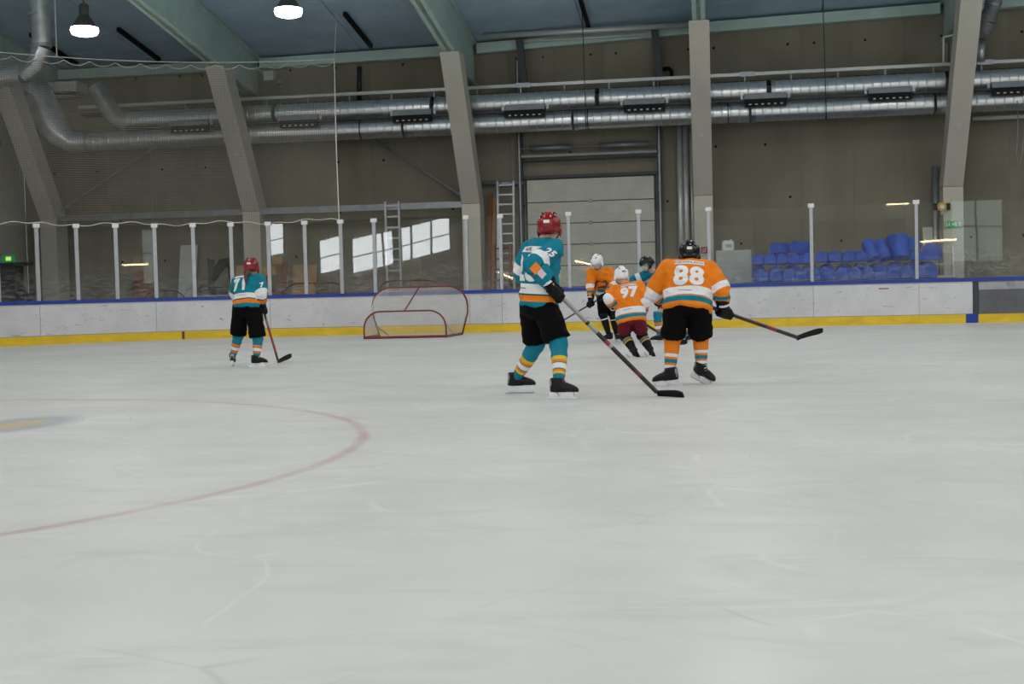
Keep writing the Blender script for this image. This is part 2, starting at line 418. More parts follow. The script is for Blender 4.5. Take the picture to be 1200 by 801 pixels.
# roof
XS = [EX] + [e[0] for e in EAVE[1:-1]] + [RX]; YS = [WY+.3, RIDGE, NY]
mb = MB(); vs = [(x, y, roof(x, y)+dz) for dz in (.03, .3) for x in XS for y in YS]
fs = []
for i in range(len(XS)-1):
    for j in range(2):
        for k in (0, len(XS)*3):
            q = (k+i*3+j, k+(i+1)*3+j, k+(i+1)*3+j+1, k+i*3+j+1); fs.append(q if k else q[::-1])
cl = struct('ceiling', mb.add(vs, fs), M['ceil_gap'])
for b in range(len(COLX)-1):
    x0, x1 = (EX if b == 0 else COLX[b]), COLX[b+1]
    for xa, xb in ([(x0, x1)] if b else [(EX, COLX[0]), (COLX[0], COLX[1])]):
        n = max(1, round((xb-xa)/2.9))
        for i in range(n):
            a, c = xa+(xb-xa)*i/n + .012, xa+(xb-xa)*(i+1)/n - .012
            for j in range(11):
                ya = 33.8 - j*1.2; yb = ya - 1.185
                vs = [(x, y, roof(x, y)+z) for z in (0, .028) for x, y in ((a, ya), (c, ya), (c, yb), (a, yb))]
                cx = Vector(((a+c)/2, (ya+yb)/2, roof((a+c)/2, (ya+yb)/2)))
                me = to_mesh('ceiling_panel', MB().add(vs, [(0,1,2,3),(7,6,5,4),(0,4,5,1),(1,5,6,2),(2,6,7,3),(3,7,4,0)]), M['ceiling'], cx, False); fixn(me)
                inst('ceiling_panel', me, cl, cx)

# leaning concrete columns and the green roof beams they carry
CT = [6.62, 6.66, 6.69, 7.05, 7.3, 7.5]
CN = ['half-hidden in the left corner behind the netting', 'behind the safety netting', 'to the right of the goal', 'beside the white pipes, carrying a red sign', 'at the right, carrying a green exit sign', 'beyond the right edge of the view']
BN = ['over the far left corner', 'above the netting edge on the left', 'above the goal', 'seen end-on above the middle column', 'above the right column with the exit sign', 'beyond the right edge']
for x, zt, cn, bn in zip(COLX, CT, CN, BN):
    yt = 33.0 - .65*(zt-3.2)
    t = thing('concrete_column', 'pale concrete column leaning inward, ' + cn, 'column', (x, 33.3, -.02), 'leaning concrete columns')
    hw = .235
    obj('pedestal', MB().prism([(x-hw, 33.0, -.02), (x-hw, 33.0, 3.2), (x-hw, 33.62, 3.2), (x-hw, 33.62, -.02)], (2*hw, 0, 0)), M['column'], t)
    obj('leaning_shaft', MB().prism([(x-hw, 33.0, 3.21), (x-hw, yt, zt), (x-hw, yt+.66, zt), (x-hw, 33.62, 3.21)], (2*hw, 0, 0)), M['column'], t)
    obj('lifting_plug', MB().tube([(x, 33.0-.65*1.4-.006, 4.6-.004), (x, 33.0-.65*1.4+.02, 4.62)], .055, 12), M['white'], t)
    sl = .15
    def zb(y): return zt + .01 + sl*(yt-y)
    def zr(y): return roof(x, y) - .02
    bt = thing('roof_beam', 'grey-green steel roof beam ' + bn, 'beam', (x, yt, zt+.01), 'green roof beams')
    for nm, hx, f0, f1 in (('web', .05, 0, 0), ('bottom_flange', .15, 0, .05), ('top_flange', .15, -.05, 0)):
        ya, yb = 33.75, RIDGE
        if nm == 'web': q = [(ya, zb(ya)), (yb, zb(yb)), (yb, zr(yb)), (ya, zr(ya))]
        elif nm == 'bottom_flange': q = [(ya, zb(ya)), (yb, zb(yb)), (yb, zb(yb)+.05), (ya, zb(ya)+.05)]
        else: q = [(ya, zr(ya)-.05), (yb, zr(yb)-.05), (yb, zr(yb)), (ya, zr(ya))]
        obj(nm, MB().prism([(x-hx, y, z) for y, z in q], (2*hx, 0, 0)), M['green'], bt)
for i, (a, b) in enumerate(zip([EX]+COLX[:-1], COLX)):
    if b-a < 1.5: continue
    ea, eb = eave(a+.2), eave(b-.2)
    mb = MB(); q = [(a+.16, 33.55, ea), (b-.16, 33.55, eb), (b-.16, 33.55, eb+.26), (a+.16, 33.55, ea+.26)]
    tag(obj('eave_beam', mb.prism(q, (0, .3, 0)), M['green'], None, loc=(a+.16, 33.55, ea)), 'green eave beam along the wall top, ' + ['', 'behind the netting', 'left of the goal bay between netting and column', 'above the roller door', 'between middle and right columns', 'right of the right column'][i], 'beam', 'green eave beams')
# steel rail between the column kinks with diagonal braces
for a, b, lab in ((0, 1, 'behind the netting at the left'), (1, 2, 'above the ladder and mirror-like glass')):
    xa, xb = COLX[a]+.235, COLX[b]-.235
    tag(obj('wall_rail', MB().box((xa, 33.06, 3.12), (xb, 33.2, 3.28)), M['steel'], None, loc=(xa, 33.06, 3.12)), 'grey square steel rail between two concrete columns ' + lab, 'rail', 'steel rails')
    if a == 1:
        p0, p1 = P(432, 160, 33.87), P(540, 231, 33.3); p1.x = COLX[2]-.24
    else: p0, p1 = P(182, 172, 33.87), P(78, 246, 33.3); p1.x = COLX[0]+.24
    bt = thing('brace_rod', 'thin diagonal brace rod ' + lab, 'rod', p1, 'diagonal brace rods')
    obj('rod', MB().tube([p0, p1], .028, 8), M['steel'], bt)
    obj('turnbuckle', MB().tube([p1 + (p0-p1)*.02, p1+(p0-p1)*.07], .06, 8), M['steel'], bt)

# sectional door with its tracks, springs and lintel
dA, dB = -4.86, -1.56
d1 = struct('door_1', MB().box((dA-.05, WY-.035, -.02), (dB+.05, WY-.03, 3.84)), M['darksteel'])
zs = [3.82, 3.22, 2.66, 2.11, 1.56, 1.0, .45, 0]
for k in range(7):
    pn = obj('door_panel', MB().box((dA, WY-.10, zs[k+1]+.012), (dB, WY-.045, zs[k]-.012)), M['door'], d1)
    if k: obj('hinge', MB().box(((dA+dB)/2-.05, WY-.115, zs[k]-.05), ((dA+dB)/2+.05, WY-.10, zs[k]+.05)), M['steel'], pn)
for sx in (dA-.16, dB+.16):
    p = obj('door_track', MB().box((sx-.06, WY-.2, -.02), (sx+.06, WY-.03, 7.0)), M['darksteel'], d1)
    obj('track_lip', MB().box((sx-.02, WY-.27, 0), (sx+.02, WY-.2, 6.9)), M['steel'], p)
for z, r, m in ((4.42, .045, 'alu'), (4.28, .03, 'darksteel')):
    obj('spring_shaft', MB().tube([(dA-.1, WY-.24, z), (dB+.1, WY-.24, z)], r, 10), M[m], d1)
for xa, xb in ((dA+.1, dA+1.2), (dB-1.4, dB-.1)):
    obj('torsion_spring', MB().tube([(xa, WY-.24, 4.62), (xb, WY-.24, 4.62)], .07, 12), M['steel'], d1, True)
obj('spring_shaft', MB().tube([(dA-.1, WY-.24, 4.62), (dB+.1, WY-.24, 4.62)], .02, 8), M['steel'], d1)
obj('header', MB().box((dA-.1, WY-.14, 3.84), (dB+.1, WY-.04, 3.92)), M['darksteel'], d1)

# ================================================================ services: ducts, trays, pipes, cables, lamps
DY, DZ, DR = 32.62, 5.42, .48
def ribbed(path_fn, L, r, step=.3, rib=.014, n=28):
    rings = []; s = 0
    while s <= L:
        for ds, rr in ((0, r), (.012, r+rib), (.026, r+rib), (.038, r)):
            p, a, b = path_fn(s+ds); rings.append([p + a*(rr*math.cos(2*PI*j/n)) + b*(rr*math.sin(2*PI*j/n)) for j in range(n)])
        s += step
    return MB().rings(rings)
xl = P(150, 140, DY).x
RD = .243; ZU, ZL = DZ+.25, DZ-.25
Yv, Zv = Vector((0,1,0)), Vector((0,0,1))
def duct_run(t, x0, x1, z, segs):
    for k in range(segs):
        a = x0 + (x1-x0)*k/segs; b = x0 + (x1-x0)*(k+1)/segs
        obj('duct_section', ribbed(lambda s: (Vector((a+s, DY, z)), Yv, Zv), b-a-.06, RD, .21, .009, 24), M['duct'], t, 'auto')
        obj('joint_collar', MB().tube([(a-.05, DY, z), (a+.05, DY, z)], RD+.014, 24), M['galv'], t, 'auto')
t = thing('air_duct', 'upper silver spiral air duct with black outlet nozzles running along the back wall', 'duct', (xl, DY, ZU-RD), 'twin ducts along the back wall')
duct_run(t, xl, 14, ZU, 7)
yf = DY-RD*.8; zf = DZ
obj('slot_rail', MB().box((xl, yf-.03, zf-.02), (14, yf+.06, zf+.035)), M['darksteel'], t)
for px in (222, 350, 483, 615, 755, 897, 1043, 1188, 1325):
    x = P(px, 120, DY-RD).x
    nb = obj('nozzle', MB().prism([(x-.5, yf+.05, zf+.20), (x-.5, yf-.1, zf+.15), (x-.5, yf-.13, zf-.04), (x-.5, yf+.05, zf-.12)], (1.0, 0, 0)), M['steel'], t)
    obj('nozzle_slot', MB().box((x-.5, yf-.15, zf-.15), (x+.5, yf-.05, zf+.02)), M['black'], nb)
    for i in range(6):
        obj('nozzle_jet', MB().box((x-.40+i*.15, yf-.16, zf-.125), (x-.34+i*.15, yf-.149, zf-.095)), M['white'], nb)
    for e in (-.56, .56): obj('nozzle_strap', MB().box((x+e-.03, yf-.02, zf-.0), (x+e+.03, yf+.06, zf+.24)), M['alu'], nb)
pe = []
for i in range(9):
    a = PI/2*i/8*.7; pe.append(Vector((xl - .55*math.sin(a), DY, ZU + .55*(1-math.cos(a)))))
dirv = (pe[-1]-pe[-2]).normalized()
obj('elbow', MB().tube(pe + [pe[-1]+dirv*.75], RD, 24), M['galv'], t, 'auto')
x2 = P(104, 160, DY).x
t = thing('return_duct', 'lower silver spiral air duct directly under the one with nozzles', 'duct', (x2, DY, ZL-RD), 'twin ducts along the back wall')
duct_run(t, x2, 14, ZL, 7)
for px in (420, 688, 853, 968):
    x = P(px, 120, DY-RD).x
    rings = [[Vector((x+dx, DY, ZL)) + Yv*(rr*math.cos(2*PI*j/24)) + Zv*(rr*math.sin(2*PI*j/24)) for j in range(24)] for dx, rr in ((-.012, RD), (-.012, RD+.02), (.012, RD+.02), (.012, RD))]
    obj('hanger_band', MB().rings(rings), M['darksteel'], t)
# vertical duct dropping from the roof in the left corner, elbow to the left wall
yv = 27.5; top = P(45, -25, yv); mid = P(49, 55, yv); e1 = P(42, 76, yv); e2 = P(27, 88, yv); e3 = P(-30, 92, yv)
t = thing('drop_duct', 'shiny silver duct dropping from the ceiling and elbowing left in the corner', 'duct', e3)
obj('vertical_pipe', MB().tube([(mid.x, yv, roof(mid.x, yv)-.0), mid], .21, 24), M['duct'], t, 'auto')
obj('elbow', MB().tube([mid, e1, e2], .22, 24), M['galv'], t, 'auto')
obj('horizontal_pipe', MB().tube([e2, e3], .24, 24), M['duct'], t, 'auto')
for p, q in ((P(44, 16, yv), P(44.5, 19, yv)), (P(48, 52, yv), P(48.5, 56, yv))): obj('joint_collar', MB().tube([p, q], .235, 24), M['galv'], t, 'auto')
# second duct run from that corner down to the branch duct
t = thing('corner_duct', 'wide grey duct slanting down behind the netting in the left corner', 'duct', P(66, 150, 32.4))
obj('pipe', MB().tube([P(38, 103, 32.6), P(62, 146, 32.6)], .42, 24), M['duct'], t, 'auto')
obj('elbow', MB().tube([P(62, 146, 32.6), P(70, 157, 32.6), Vector((x2-.45, DY, ZL)), Vector((x2-.02, DY, ZL))], [.42, .38, .29, .25], 24), M['duct'], t, 'auto')
t = thing('heater_unit', 'pale boxy air unit on the wall behind the netting', 'unit', P(74, 106, 33.4))
a, b = P(58, 97, 33.3), P(92, 107, 33.3)
obj('casing', MB().box((a.x, 33.2, b.z), (b.x, 33.85, a.z)), M['white'], t); obj('grille', MB().box((a.x+.05, 33.17, b.z-.15), (b.x-.1, 33.6, b.z-.1)), M['alu'], t)
# cable tray above the duct
t = thing('cable_tray', 'pale cable tray rail on small brackets above the silver duct', 'cable tray', (xl, 32.9, 5.95))
obj('top_rail', MB().box((xl-1.5, 32.82, 6.09), (14, 32.92, 6.17)), M['white_pipe'], t)
obj('tray', MB().box((xl-1.5, 32.95, 5.9), (14, 33.3, 5.98)), M['black'], t)
for i in range(24):
    x = xl + .4 + i*1.12; obj('bracket', MB().box((x-.02, 32.85, 5.95), (x+.02, 32.95, 6.1)), M['steel'], t)
for px in (62, 258, 613, 876, 1155):
    x = P(px, 100, 32.85).x; obj('splice', MB().box((x-.18, 32.8, 6.07), (x+.18, 32.94, 6.19)), M['alu'], t)
# upper pipe frame over the door
def pipe(name, label, pts, r, m, cat='pipe', group=None, n=10):
    pts = [Vector(p) for p in pts]; base = min(pts, key=lambda p: p.z)
    return tag(obj(name, MB().tube(pts, r, n), M[m], None, True, loc=base), label, cat, group)
pipe('support_pipe', 'pale horizontal pipe under the eave above the roller door', [P(566, 43, 33.1), P(810, 29, 33.1)], .075, 'white_pipe')
pipe('light_bar', 'thin white bar below the eave between two dark door posts', [P(611, 49, 33.4), P(763, 40, 33.4)], .028, 'white')
for px, y0, y1, lb in ((610, 40, 98, 'left'), (769, 33, 90, 'right')):
    a, b = P(px-2, y0, 33.35), P(px+4, y1, 33.35)
    tag(obj('dark_post', MB().bar(a, b, .18, .12, (1,0,0)), M['darksteel'], None, loc=b), 'dark steel post above the duct on the %s side of the door bay' % lb, 'post', 'dark posts over the door')
pipe('bent_pipe', 'small black bent pipe on the wall beside the middle column', [P(775, 81, 33.7), P(784, 80, 33.7), P(787, 83, 33.7), P(787, 90, 33.7)], .05, 'black')
for k, (px, r, lb) in enumerate(((795.5, .075, 'leftmost'), (802.5, .07, 'middle'), (809.5, .045, 'rightmost'))):
    a = P(px, 143, 33.4); pipe('white_pipe', '%s of three shiny vertical pipes beside the middle column' % lb, [(a.x, 33.55-.0*k, -.02), (a.x, 33.55, 5.0)], r, 'white_pipe', group='vertical pipes')
# dark vertical pipe behind the left bay and roof rods
pipe('downpipe', 'dark vertical pipe on the wall right of the netting edge', [P(421, 78, 33.84), P(421, 118, 33.84)], .06, 'darksteel')
for a, b, lb in (((157, 48), (187, 78), 'behind the netting'), ((418, 31), (435, 59), 'in the bay left of the goal'), ((685, 8), (690, 31), 'above the roller door'), ((60, 32), (90, 56), 'next to the left lamp')):
    p1 = P(b[0], b[1], 33.3); p0 = None
    # a strip fixed under the ceiling running up the roof slope
    x = p1.x; ya, yb = 33.3, 30.9
    tag(obj('roof_strap', MB().bar((x, ya, roof(x, ya)-.07), (x, yb, roof(x, yb)-.07), .09, .1, (1,0,0)), M['black'], None, loc=(x, ya, roof(x, ya)-.1)), 'short black bar under the ceiling ' + lb, 'bar', 'black ceiling bars')
pipe('bracing_cable', 'taut white cable crossing the ceiling to the roof beam above the goal', [(COLX[2]-.1, 30.0, roof(COLX[2], 30)-.7), (-9.9, 24.2, roof(-9.9, 24.2)-.15)], .014, 'rope', 'cable', n=6)
pipe('bracing_cable', 'taut white cable under the ceiling to the right of the left lamp', [P(154, 7, 31), P(116, 49, 33.0)], .018, 'rope', 'cable', n=6)
for px, y0, y1, lb in ((685, 48, 152, 'in front of the duct above the door'), (966.5, 28, 140, 'in front of the duct right of the middle column')):
    pipe('hanging_cable', 'thin cable hanging from the ceiling ' + lb, [Vector((P(px-2, y0, 32.0).x, 32.0, roof(P(px-2, y0, 32.0).x, 32.0))), P(px+2, y1, 32.0)], .012, 'darksteel', 'cable', n=6)
pipe('hanging_chain', 'thin chain looping down from the duct at the right edge', [P(1192, 118, 32), P(1193, 150, 32), P(1191, 180, 32), P(1194, 196, 32), P(1198, 180, 32), P(1200, 150, 32)], .012, 'steel', 'chain', n=6)
pipe('wall_pipe', 'white horizontal pipe under the duct right of the exit-sign column', [P(1140, 139, 33.3), P(1330, 130, 33.3)], .055, 'white')
# ribbed hose right of the right column
hp = [P(1166, -14, 32.2), P(1164, 5, 32.2), P(1158, 25, 32.3), P(1151, 40, 32.4)]
def hpath(s):
    L = 1.25; u = min(s/L, 1)*(len(hp)-1); i = min(int(u), len(hp)-2); f = u-i; p = hp[i].lerp(hp[i+1], f); t = (hp[i+1]-hp[i]).normalized(); a, b = frame(t); return p, a, b
t = thing('flexible_hose', 'grey ribbed flexible hose hanging beside the right column top', 'hose', hp[-1])
obj('hose', ribbed(hpath, 1.2, .17, .055, .03, 20), M['steel'], t, True); obj('hose_outlet', MB().tube([P(1150, 46, 32.4), P(1149, 72, 32.4)], .1, 16), M['galv'], t, True)
a = P(1103, 45, 32.3)
t = thing('wall_bracket', 'white steel bracket beside the right column above the duct', 'bracket', P(1105, 73, 32.3))
obj('upright', MB().bar(P(1105.5, 45, 32.3), P(1105.5, 73, 32.3), .04, .04), M['white'], t); obj('arm', MB().bar(P(1105, 44, 32.3), P(1117, 41, 32.3), .04, .04), M['white'], t); obj('second_upright', MB().bar(P(1112, 50, 32.3), P(1112, 73, 32.3), .03, .03), M['darksteel'], t)
t = thing('loudspeaker', 'small pale loudspeaker on an arm at the beam end behind the net', 'speaker', P(318, 95, 32.9))
c = P(316, 89, 32.9); obj('arm', MB().bar(c + Vector((-.4,0,.25)), c, .05, .05), M['steel'], t); obj('cabinet', MB().box((c.x-.13, c.y-.1, c.z-.12), (c.x+.13, c.y+.15, c.z+.12)), M['cabinet'], t); obj('cone', MB().lathe((c.x+.28, c.y, c.z-.18), [(.04, .1), (.1, 0), (.09, -.02)], 14), M['steel'], t)

# high-bay lamps in rows over the rink
L1, L2 = P(99, 35, 26), P(338, 14, 26); SP = L2.x - L1.x
def make_lamp(x, y, z, label):
    t = thing('high_bay_lamp', label, 'lamp', (x, y, z), 'high-bay lamps over the rink')
    obj('reflector', MB().lathe((x, y, z), [(.05, .34), (.12, .30), (.16, .24), (.25, .10), (.29, .04), (.29, .02), (.27, .02), (.1, .2)], 24), M['lamp_body'], t, 'auto')
    obj('ballast', MB().lathe((x, y, z), [(.08, .30), (.1, .32), (.1, .52), (.08, .56), (.03, .58)], 18), M['lamp_body'], t, 'auto')
    obj('diffuser', MB().lathe((x, y, z), [(.285, .06), (.29, .0), (.26, -.07), (.18, -.10), (.05, -.11)], 24), M['lamp_glow'], t, True)
    obj('suspension', MB().tube([(x, y, z+.55), (x, y, roof(x, y)-.005)], .012, 6), M['darksteel'], t)
    l = bpy.data.lights.new('lamp_light', 'SPOT'); l.shadow_soft_size = .22; l.spot_size = math.radians(162); l.spot_blend = .45; l.energy = LAMP_W; l.color = (1, .97, .92)
    lo = bpy.data.objects.new('lamp_light', l); C.objects.link(lo); lo.parent = t; lo.location = (0, 0, -.36)
    return t
make_lamp(L1.x, 26, L1.z-.02, 'lit white high-bay lamp above the netting, leftmost in view')
make_lamp(L2.x, 26, L2.z, 'lit white high-bay lamp at the top of the frame right of the netting lamp')
for y in (26, 19.5, 13, 6.5, 0):
    for k in range(0, 11):
        x = L1.x + SP*k
        if (y == 26 and k in (0, 1)) or x < EX+1: continue
        make_lamp(x, y, 7.0 if y < 26 else 7.2, 'high-bay lamp over the rink beyond the top of the frame')
# strip lights on the near wall (they show as streaks in the glass)
for x, z, L, ang in ((8.6, 4.55, 1.0, .02), (10.4, 2.75, 1.6, .03), (-10.3, 1.55, 1.2, -.5), (-8.2, 1.6, 1.2, .35), (-6.3, 2.1, 1.3, -.25)):
    t = thing('strip_light', 'warm strip light on the wall behind the viewer, mirrored in the glass', 'lamp', (x, NY+.02, z), 'strip lights on the near wall')
    dx, dz = L/2*math.cos(ang), L/2*math.sin(ang)
    obj('housing', MB().bar((x-dx, NY+.04, z-dz), (x+dx, NY+.04, z+dz), .06, .12, (0,1,0)), M['white'], t)
    obj('tube', MB().tube([(x-dx, NY+.11, z-dz), (x+dx, NY+.11, z+dz)], .03, 10), M['tube_glow'], t)

# ================================================================ boards and glass
def strip(s0, s1, z0, z1, o0, o1, gap=.004):
    n = max(1, int((s1-s0)/.3)) if s1 > 0 else 1
    rings = []
    for i in range(n+1):
        s = s0+gap + (s1-s0-2*gap)*i/n
        a, b = bcurve(s, o0)[0], bcurve(s, o1)[0]
        rings.append([a+Vector((0,0,z0)), b+Vector((0,0,z0)), b+Vector((0,0,z1)), a+Vector((0,0,z1))])
    return MB().rings(rings)
sx = lambda px: -9.0 - P(px, 345, D).x
SEAM = [-22.0, -19.6, -17.2, sx(1140)-1.6, sx(1140), sx(1077), sx(953), sx(832), sx(705), sx(588), sx(550), -1.07, 1.45, 4.07, 6.65, 9.25, 11.8, 13.3]
bo = thing('rink_boards', 'white scuffed rink boards with blue cap rail and yellow kick strip', 'rink boards', (0, D, 0))
GATE = (sx(1140)-1.6, sx(1140))
for a, b in zip(SEAM, SEAM[1:]):
    if (a, b) == GATE:
        continue
    obj('board_panel', strip(a, b, .195, .905, -.09, 0), M['board'], bo)
    obj('kick_strip', strip(a, b, 0, .19, -.09, .015, .001), M['yellow'], bo)
    obj('ledge', strip(a, b, .19, .205, -.09, .006, 0), M['steel'], bo)
    obj('cap_rail', strip(a, b, .905, .985, -.14, .02, 0), M['cap'], bo, 'auto')
b0, b1 = sx(1131.5), sx(1146)
obj('blue_line_mark', strip(b1, b0, .004, .2, 0, .022, 0), M['bluemark'], bo)
sg = 3.48; obj('goal_line_mark', strip(sg-.03, sg+.03, .01, .185, 0, .02, 0), M['red'], bo)
t = thing('board_gate', 'grey gate in the rink boards at the right edge of the view', 'gate', (-9-GATE[1], D, 0))
a, b = GATE
obj('gate_panel', strip(a+.12, b-.12, .19, .72, -.07, -.01), M['gate_lo'], t)
obj('upper_panel', strip(a+.12, b-.12, .72, .89, -.07, .0), M['gate_hi'], t)
for q in (a+.06, b-.06): obj('gate_post', strip(q-.06, q+.06, .19, .905, -.09, .01), M['darksteel'] if q > (a+b)/2 else M['gate_lo'], t)
lx = (a+b)/2; obj('latch', strip(lx-.09, lx+.09, .80, .89, -.01, .03), M['steel'], t)
obj('kick_strip', strip(a, b, 0, .19, -.09, .015, .001), M['yellow'], t); obj('cap_rail', strip(a, b, .905, .985, -.14, .02, 0), M['cap'], t)
rd = P(1035, 338, D); tag(obj('puck_streak', strip(-9-rd.x-.12, -9-rd.x+.1, rd.z-.012, rd.z+.012, 0, .002), M['red'], bo), 'red scuff mark')

GT = 2.66
gs = thing('glass_barrier', 'clear acrylic glass panes on pale posts above the rink boards', 'glass barrier', (0, D, .985))
POST = [-18.4, sx(1200)-1.3, sx(1075), sx(952), sx(832), sx(750), sx(668), sx(588), sx(548), sx(440)] + [-.29+.868*i for i in range(17)]
POST = sorted(POST)
for i, s in enumerate(POST):
    p, n = bcurve(s, -.045); tv = Vector((-n.y, n.x, 0)); wdt = .085 if s > -2 else .07
    po = obj('glass_post', MB().obox(p + Vector((0,0,(GT+.985)/2)), tv, n, Zv, wdt/2, .03, (GT-.985)/2), M['alu'], gs)
    obj('post_cap', MB().obox(p + Vector((0,0,GT+.01)), tv, n, Zv, wdt/2+.03, .045, .045), M['whiteplastic'], po)
    if i+1 < len(POST):
        p2, n2 = bcurve(POST[i+1], -.045); d = (p2-p); L = d.length; d.normalize(); nn = Vector((-d.y, d.x, 0))
        obj('glass_pane', MB().obox((p+p2)/2 + Vector((0,0,(GT+.99)/2)), d, nn, Zv, L/2-.045, .006, (GT-.99)/2), M['glass'], gs)

# safety netting hung above the corner glass
NT = 6.46; s0, s1 = -.26, 11.5
t = thing('safety_net', 'fine-meshed safety netting hung from a cable above the corner glass', 'net', bcurve(0, -.045)[0] + Vector((0,0,GT)))
def npt(s, z):
    u = (z-GT)/(NT-GT); sag = .10*math.sin(PI*u) + .02*math.sin(s*2.1)*math.sin(PI*u)
    return bcurve(s, -.045 + sag*.6)[0] + Vector((0, 0, z))
def ztop(s):
    ph = ((s-s0) % .56)/.56; return NT - .05 - .11*4*ph*(1-ph)
cord = MB(); ST = .052; r = .0034
ns = int((s1-s0)/ST)
for i in range(ns+1):
    s = s0+i*ST; cord.tube([npt(s, GT + .02 + (ztop(s)-GT-.02)*k/6) for k in range(7)], r, 3, False)
nzz = int((NT-.16-GT)/ST)
for k in range(nzz+1):
    z = GT+.03+k*ST; cord.tube([npt(s0+(s1-s0)*i/48, z) for i in range(49)], r, 3, False)
tag(obj('netting', cord, M['netting'], t), kind='stuff')
obj('top_cable', MB().tube([npt(s0+(s1-s0)*i/40, NT) for i in range(41)], .011, 6), M['rope'], t)
obj('scalloped_edge', MB().tube([npt(s0+(s1-s0)*i/200, ztop(s0+(s1-s0)*i/200)) for i in range(201)], .008, 5), M['rope'], t)
obj('bottom_rope', MB().tube([npt(s0+(s1-s0)*i/160, GT + .05 + .035*math.sin(i*.21)+.02*math.sin(i*.7)) for i in range(161)], .010, 5), M['rope'], t)
obj('edge_rope', MB().tube([npt(s0, GT+(NT-GT)*k/8) for k in range(9)], .014, 6), M['rope'], t)
pn = npt(s0, NT); obj('edge_hanger', MB().tube([pn, pn + Vector((.0, .3, 1.1))], .008, 5), M['rope'], t)
pp = npt(6.05, NT); obj('hanger', MB().tube([pp, Vector((pp.x, pp.y, roof(pp.x, pp.y)))], .012, 5), M['rope'], t)

# ================================================================ goals
def arch(c, ux, w0, wb, h, rad, n=7):     # half widths at the bulge and at the base, height, corner radius
    ux = Vector(ux).normalized(); L = []
    L.append(c - ux*wb)
    L.append(c - ux*w0 + Zv*(h-rad)*.75)
    for i in range(n+1):
        a = PI - PI/2*i/n; L.append(c + ux*(-w0+rad + rad*math.cos(a)) + Zv*(h-rad + rad*math.sin(a)))
    R = [c*2 - Vector((p.x, p.y, 0))*1 for p in L]
    R = [c + ux*(-(p-c).dot(ux)) + Zv*(p.z-c.z) for p in L][::-1]
    return L + R
def resample(pts, n):
    d = [0]
    for a, b in zip(pts, pts[1:]): d.append(d[-1]+(b-a).length)
    out = []; j = 0
    for i in range(n+1):
        s = d[-1]*i/n
        while j < len(d)-2 and d[j+1] < s: j += 1
        f = (s-d[j])/max(1e-9, d[j+1]-d[j]); out.append(pts[j].lerp(pts[j+1], f))
    return out
def goal(label, fc, bc, ux, fw_, fb, fh, bw, bh, loc, netted=True, r=.022, group=None):
    t = thing('hockey_goal', label, 'goal', loc, group)
    fa = arch(fc, ux, fw_, fb, fh, .42); ba = arch(bc, ux, bw, bw, bh, .36 if bh > .5 else .25)
    obj('mouth_frame', MB().tube(fa, r, 8), M['red'], t, True)
    obj('back_frame', MB().tube(ba, r*.8, 8), M['red'], t, True)
    ux = Vector(ux).normalized()
    obj('base_bar', MB().tube([fa[0]+Zv*.03, ba[0]+Zv*.03, ba[-1]+Zv*.03, fa[-1]+Zv*.03], r*1.25, 8), M['red'], t)
    obj('top_strut', MB().tube([fc+Zv*fh, bc+Zv*bh], r*.7, 8), M['red'], t, True)
    if netted:
        A, B = resample(fa, 96), resample(ba, 96); mb = MB()
        for i in range(0, 97): mb.tube([A[i], A[i].lerp(B[i], .5)+Zv*-.02, B[i]], .003, 3, False)
        for k in range(1, 28): mb.tube([A[i].lerp(B[i], k/28) for i in range(0, 97, 3)], .003, 3, False)
        # back net inside the low frame
        H = resample(ba, 48)
        for i in range(1, 48):
            p = H[i]; q = bc + ux*((p-bc).dot(ux)*.97); mb.tube([p, Vector((q.x, q.y, .03))], .003, 3, False)
        for k in range(1, int(bh/.045)):
            z = k*.045; half = bw if z < bh-.36 else max(.1, bw-.36+math.sqrt(max(0, .36**2-(z-bh+.36)**2)))
            mb.tube([bc - ux*half + Zv*z, bc + ux*half + Zv*z], .003, 3, False)
        tag(obj('net', mb, M['goalnet'], t), kind='stuff')
        obj('inner_brace', MB().tube([bc-ux*(bw*.72)+Zv*.28, fc-ux*(fb*.78)+Zv*.03], .018, 6), M['steel'], t)
        obj('inner_brace', MB().tube([bc+ux*(bw*.97)+Zv*.30, fc+ux*(fb*.80)+Zv*.03], .018, 6), M['steel'], t)
    return t
gl_, gr_ = G(427, 397.3), G(523, 395.2)
bc = (gl_+gr_)/2; fc = Vector((-6.56, 28.35, 0))
goal('red-framed hockey goal with white net, turned with its back to the camera', fc, bc, gr_-gl_, 1.07, .93, 1.08, (gr_-gl_).length/2, .58, bc)
for px, y, lb, w_ in ((369, 31.4, 'spare red goal frame behind the glass in front of the plywood sheet', .86), (480, 31.4, 'spare red goal frame behind the glass below the hanging ladder', .86), (192, 31.6, 'spare red goal frame behind the glass near the leaning white panel', .62)):
    c = P(px, 345, y); c.z = 0
    goal(lb, c, c + Vector((0, .8, 0)), (1, 0, 0), w_, w_, 1.26 if w_ > .7 else 1.17, w_*.8, .5, c, False, .02, 'spare goals behind the boards')

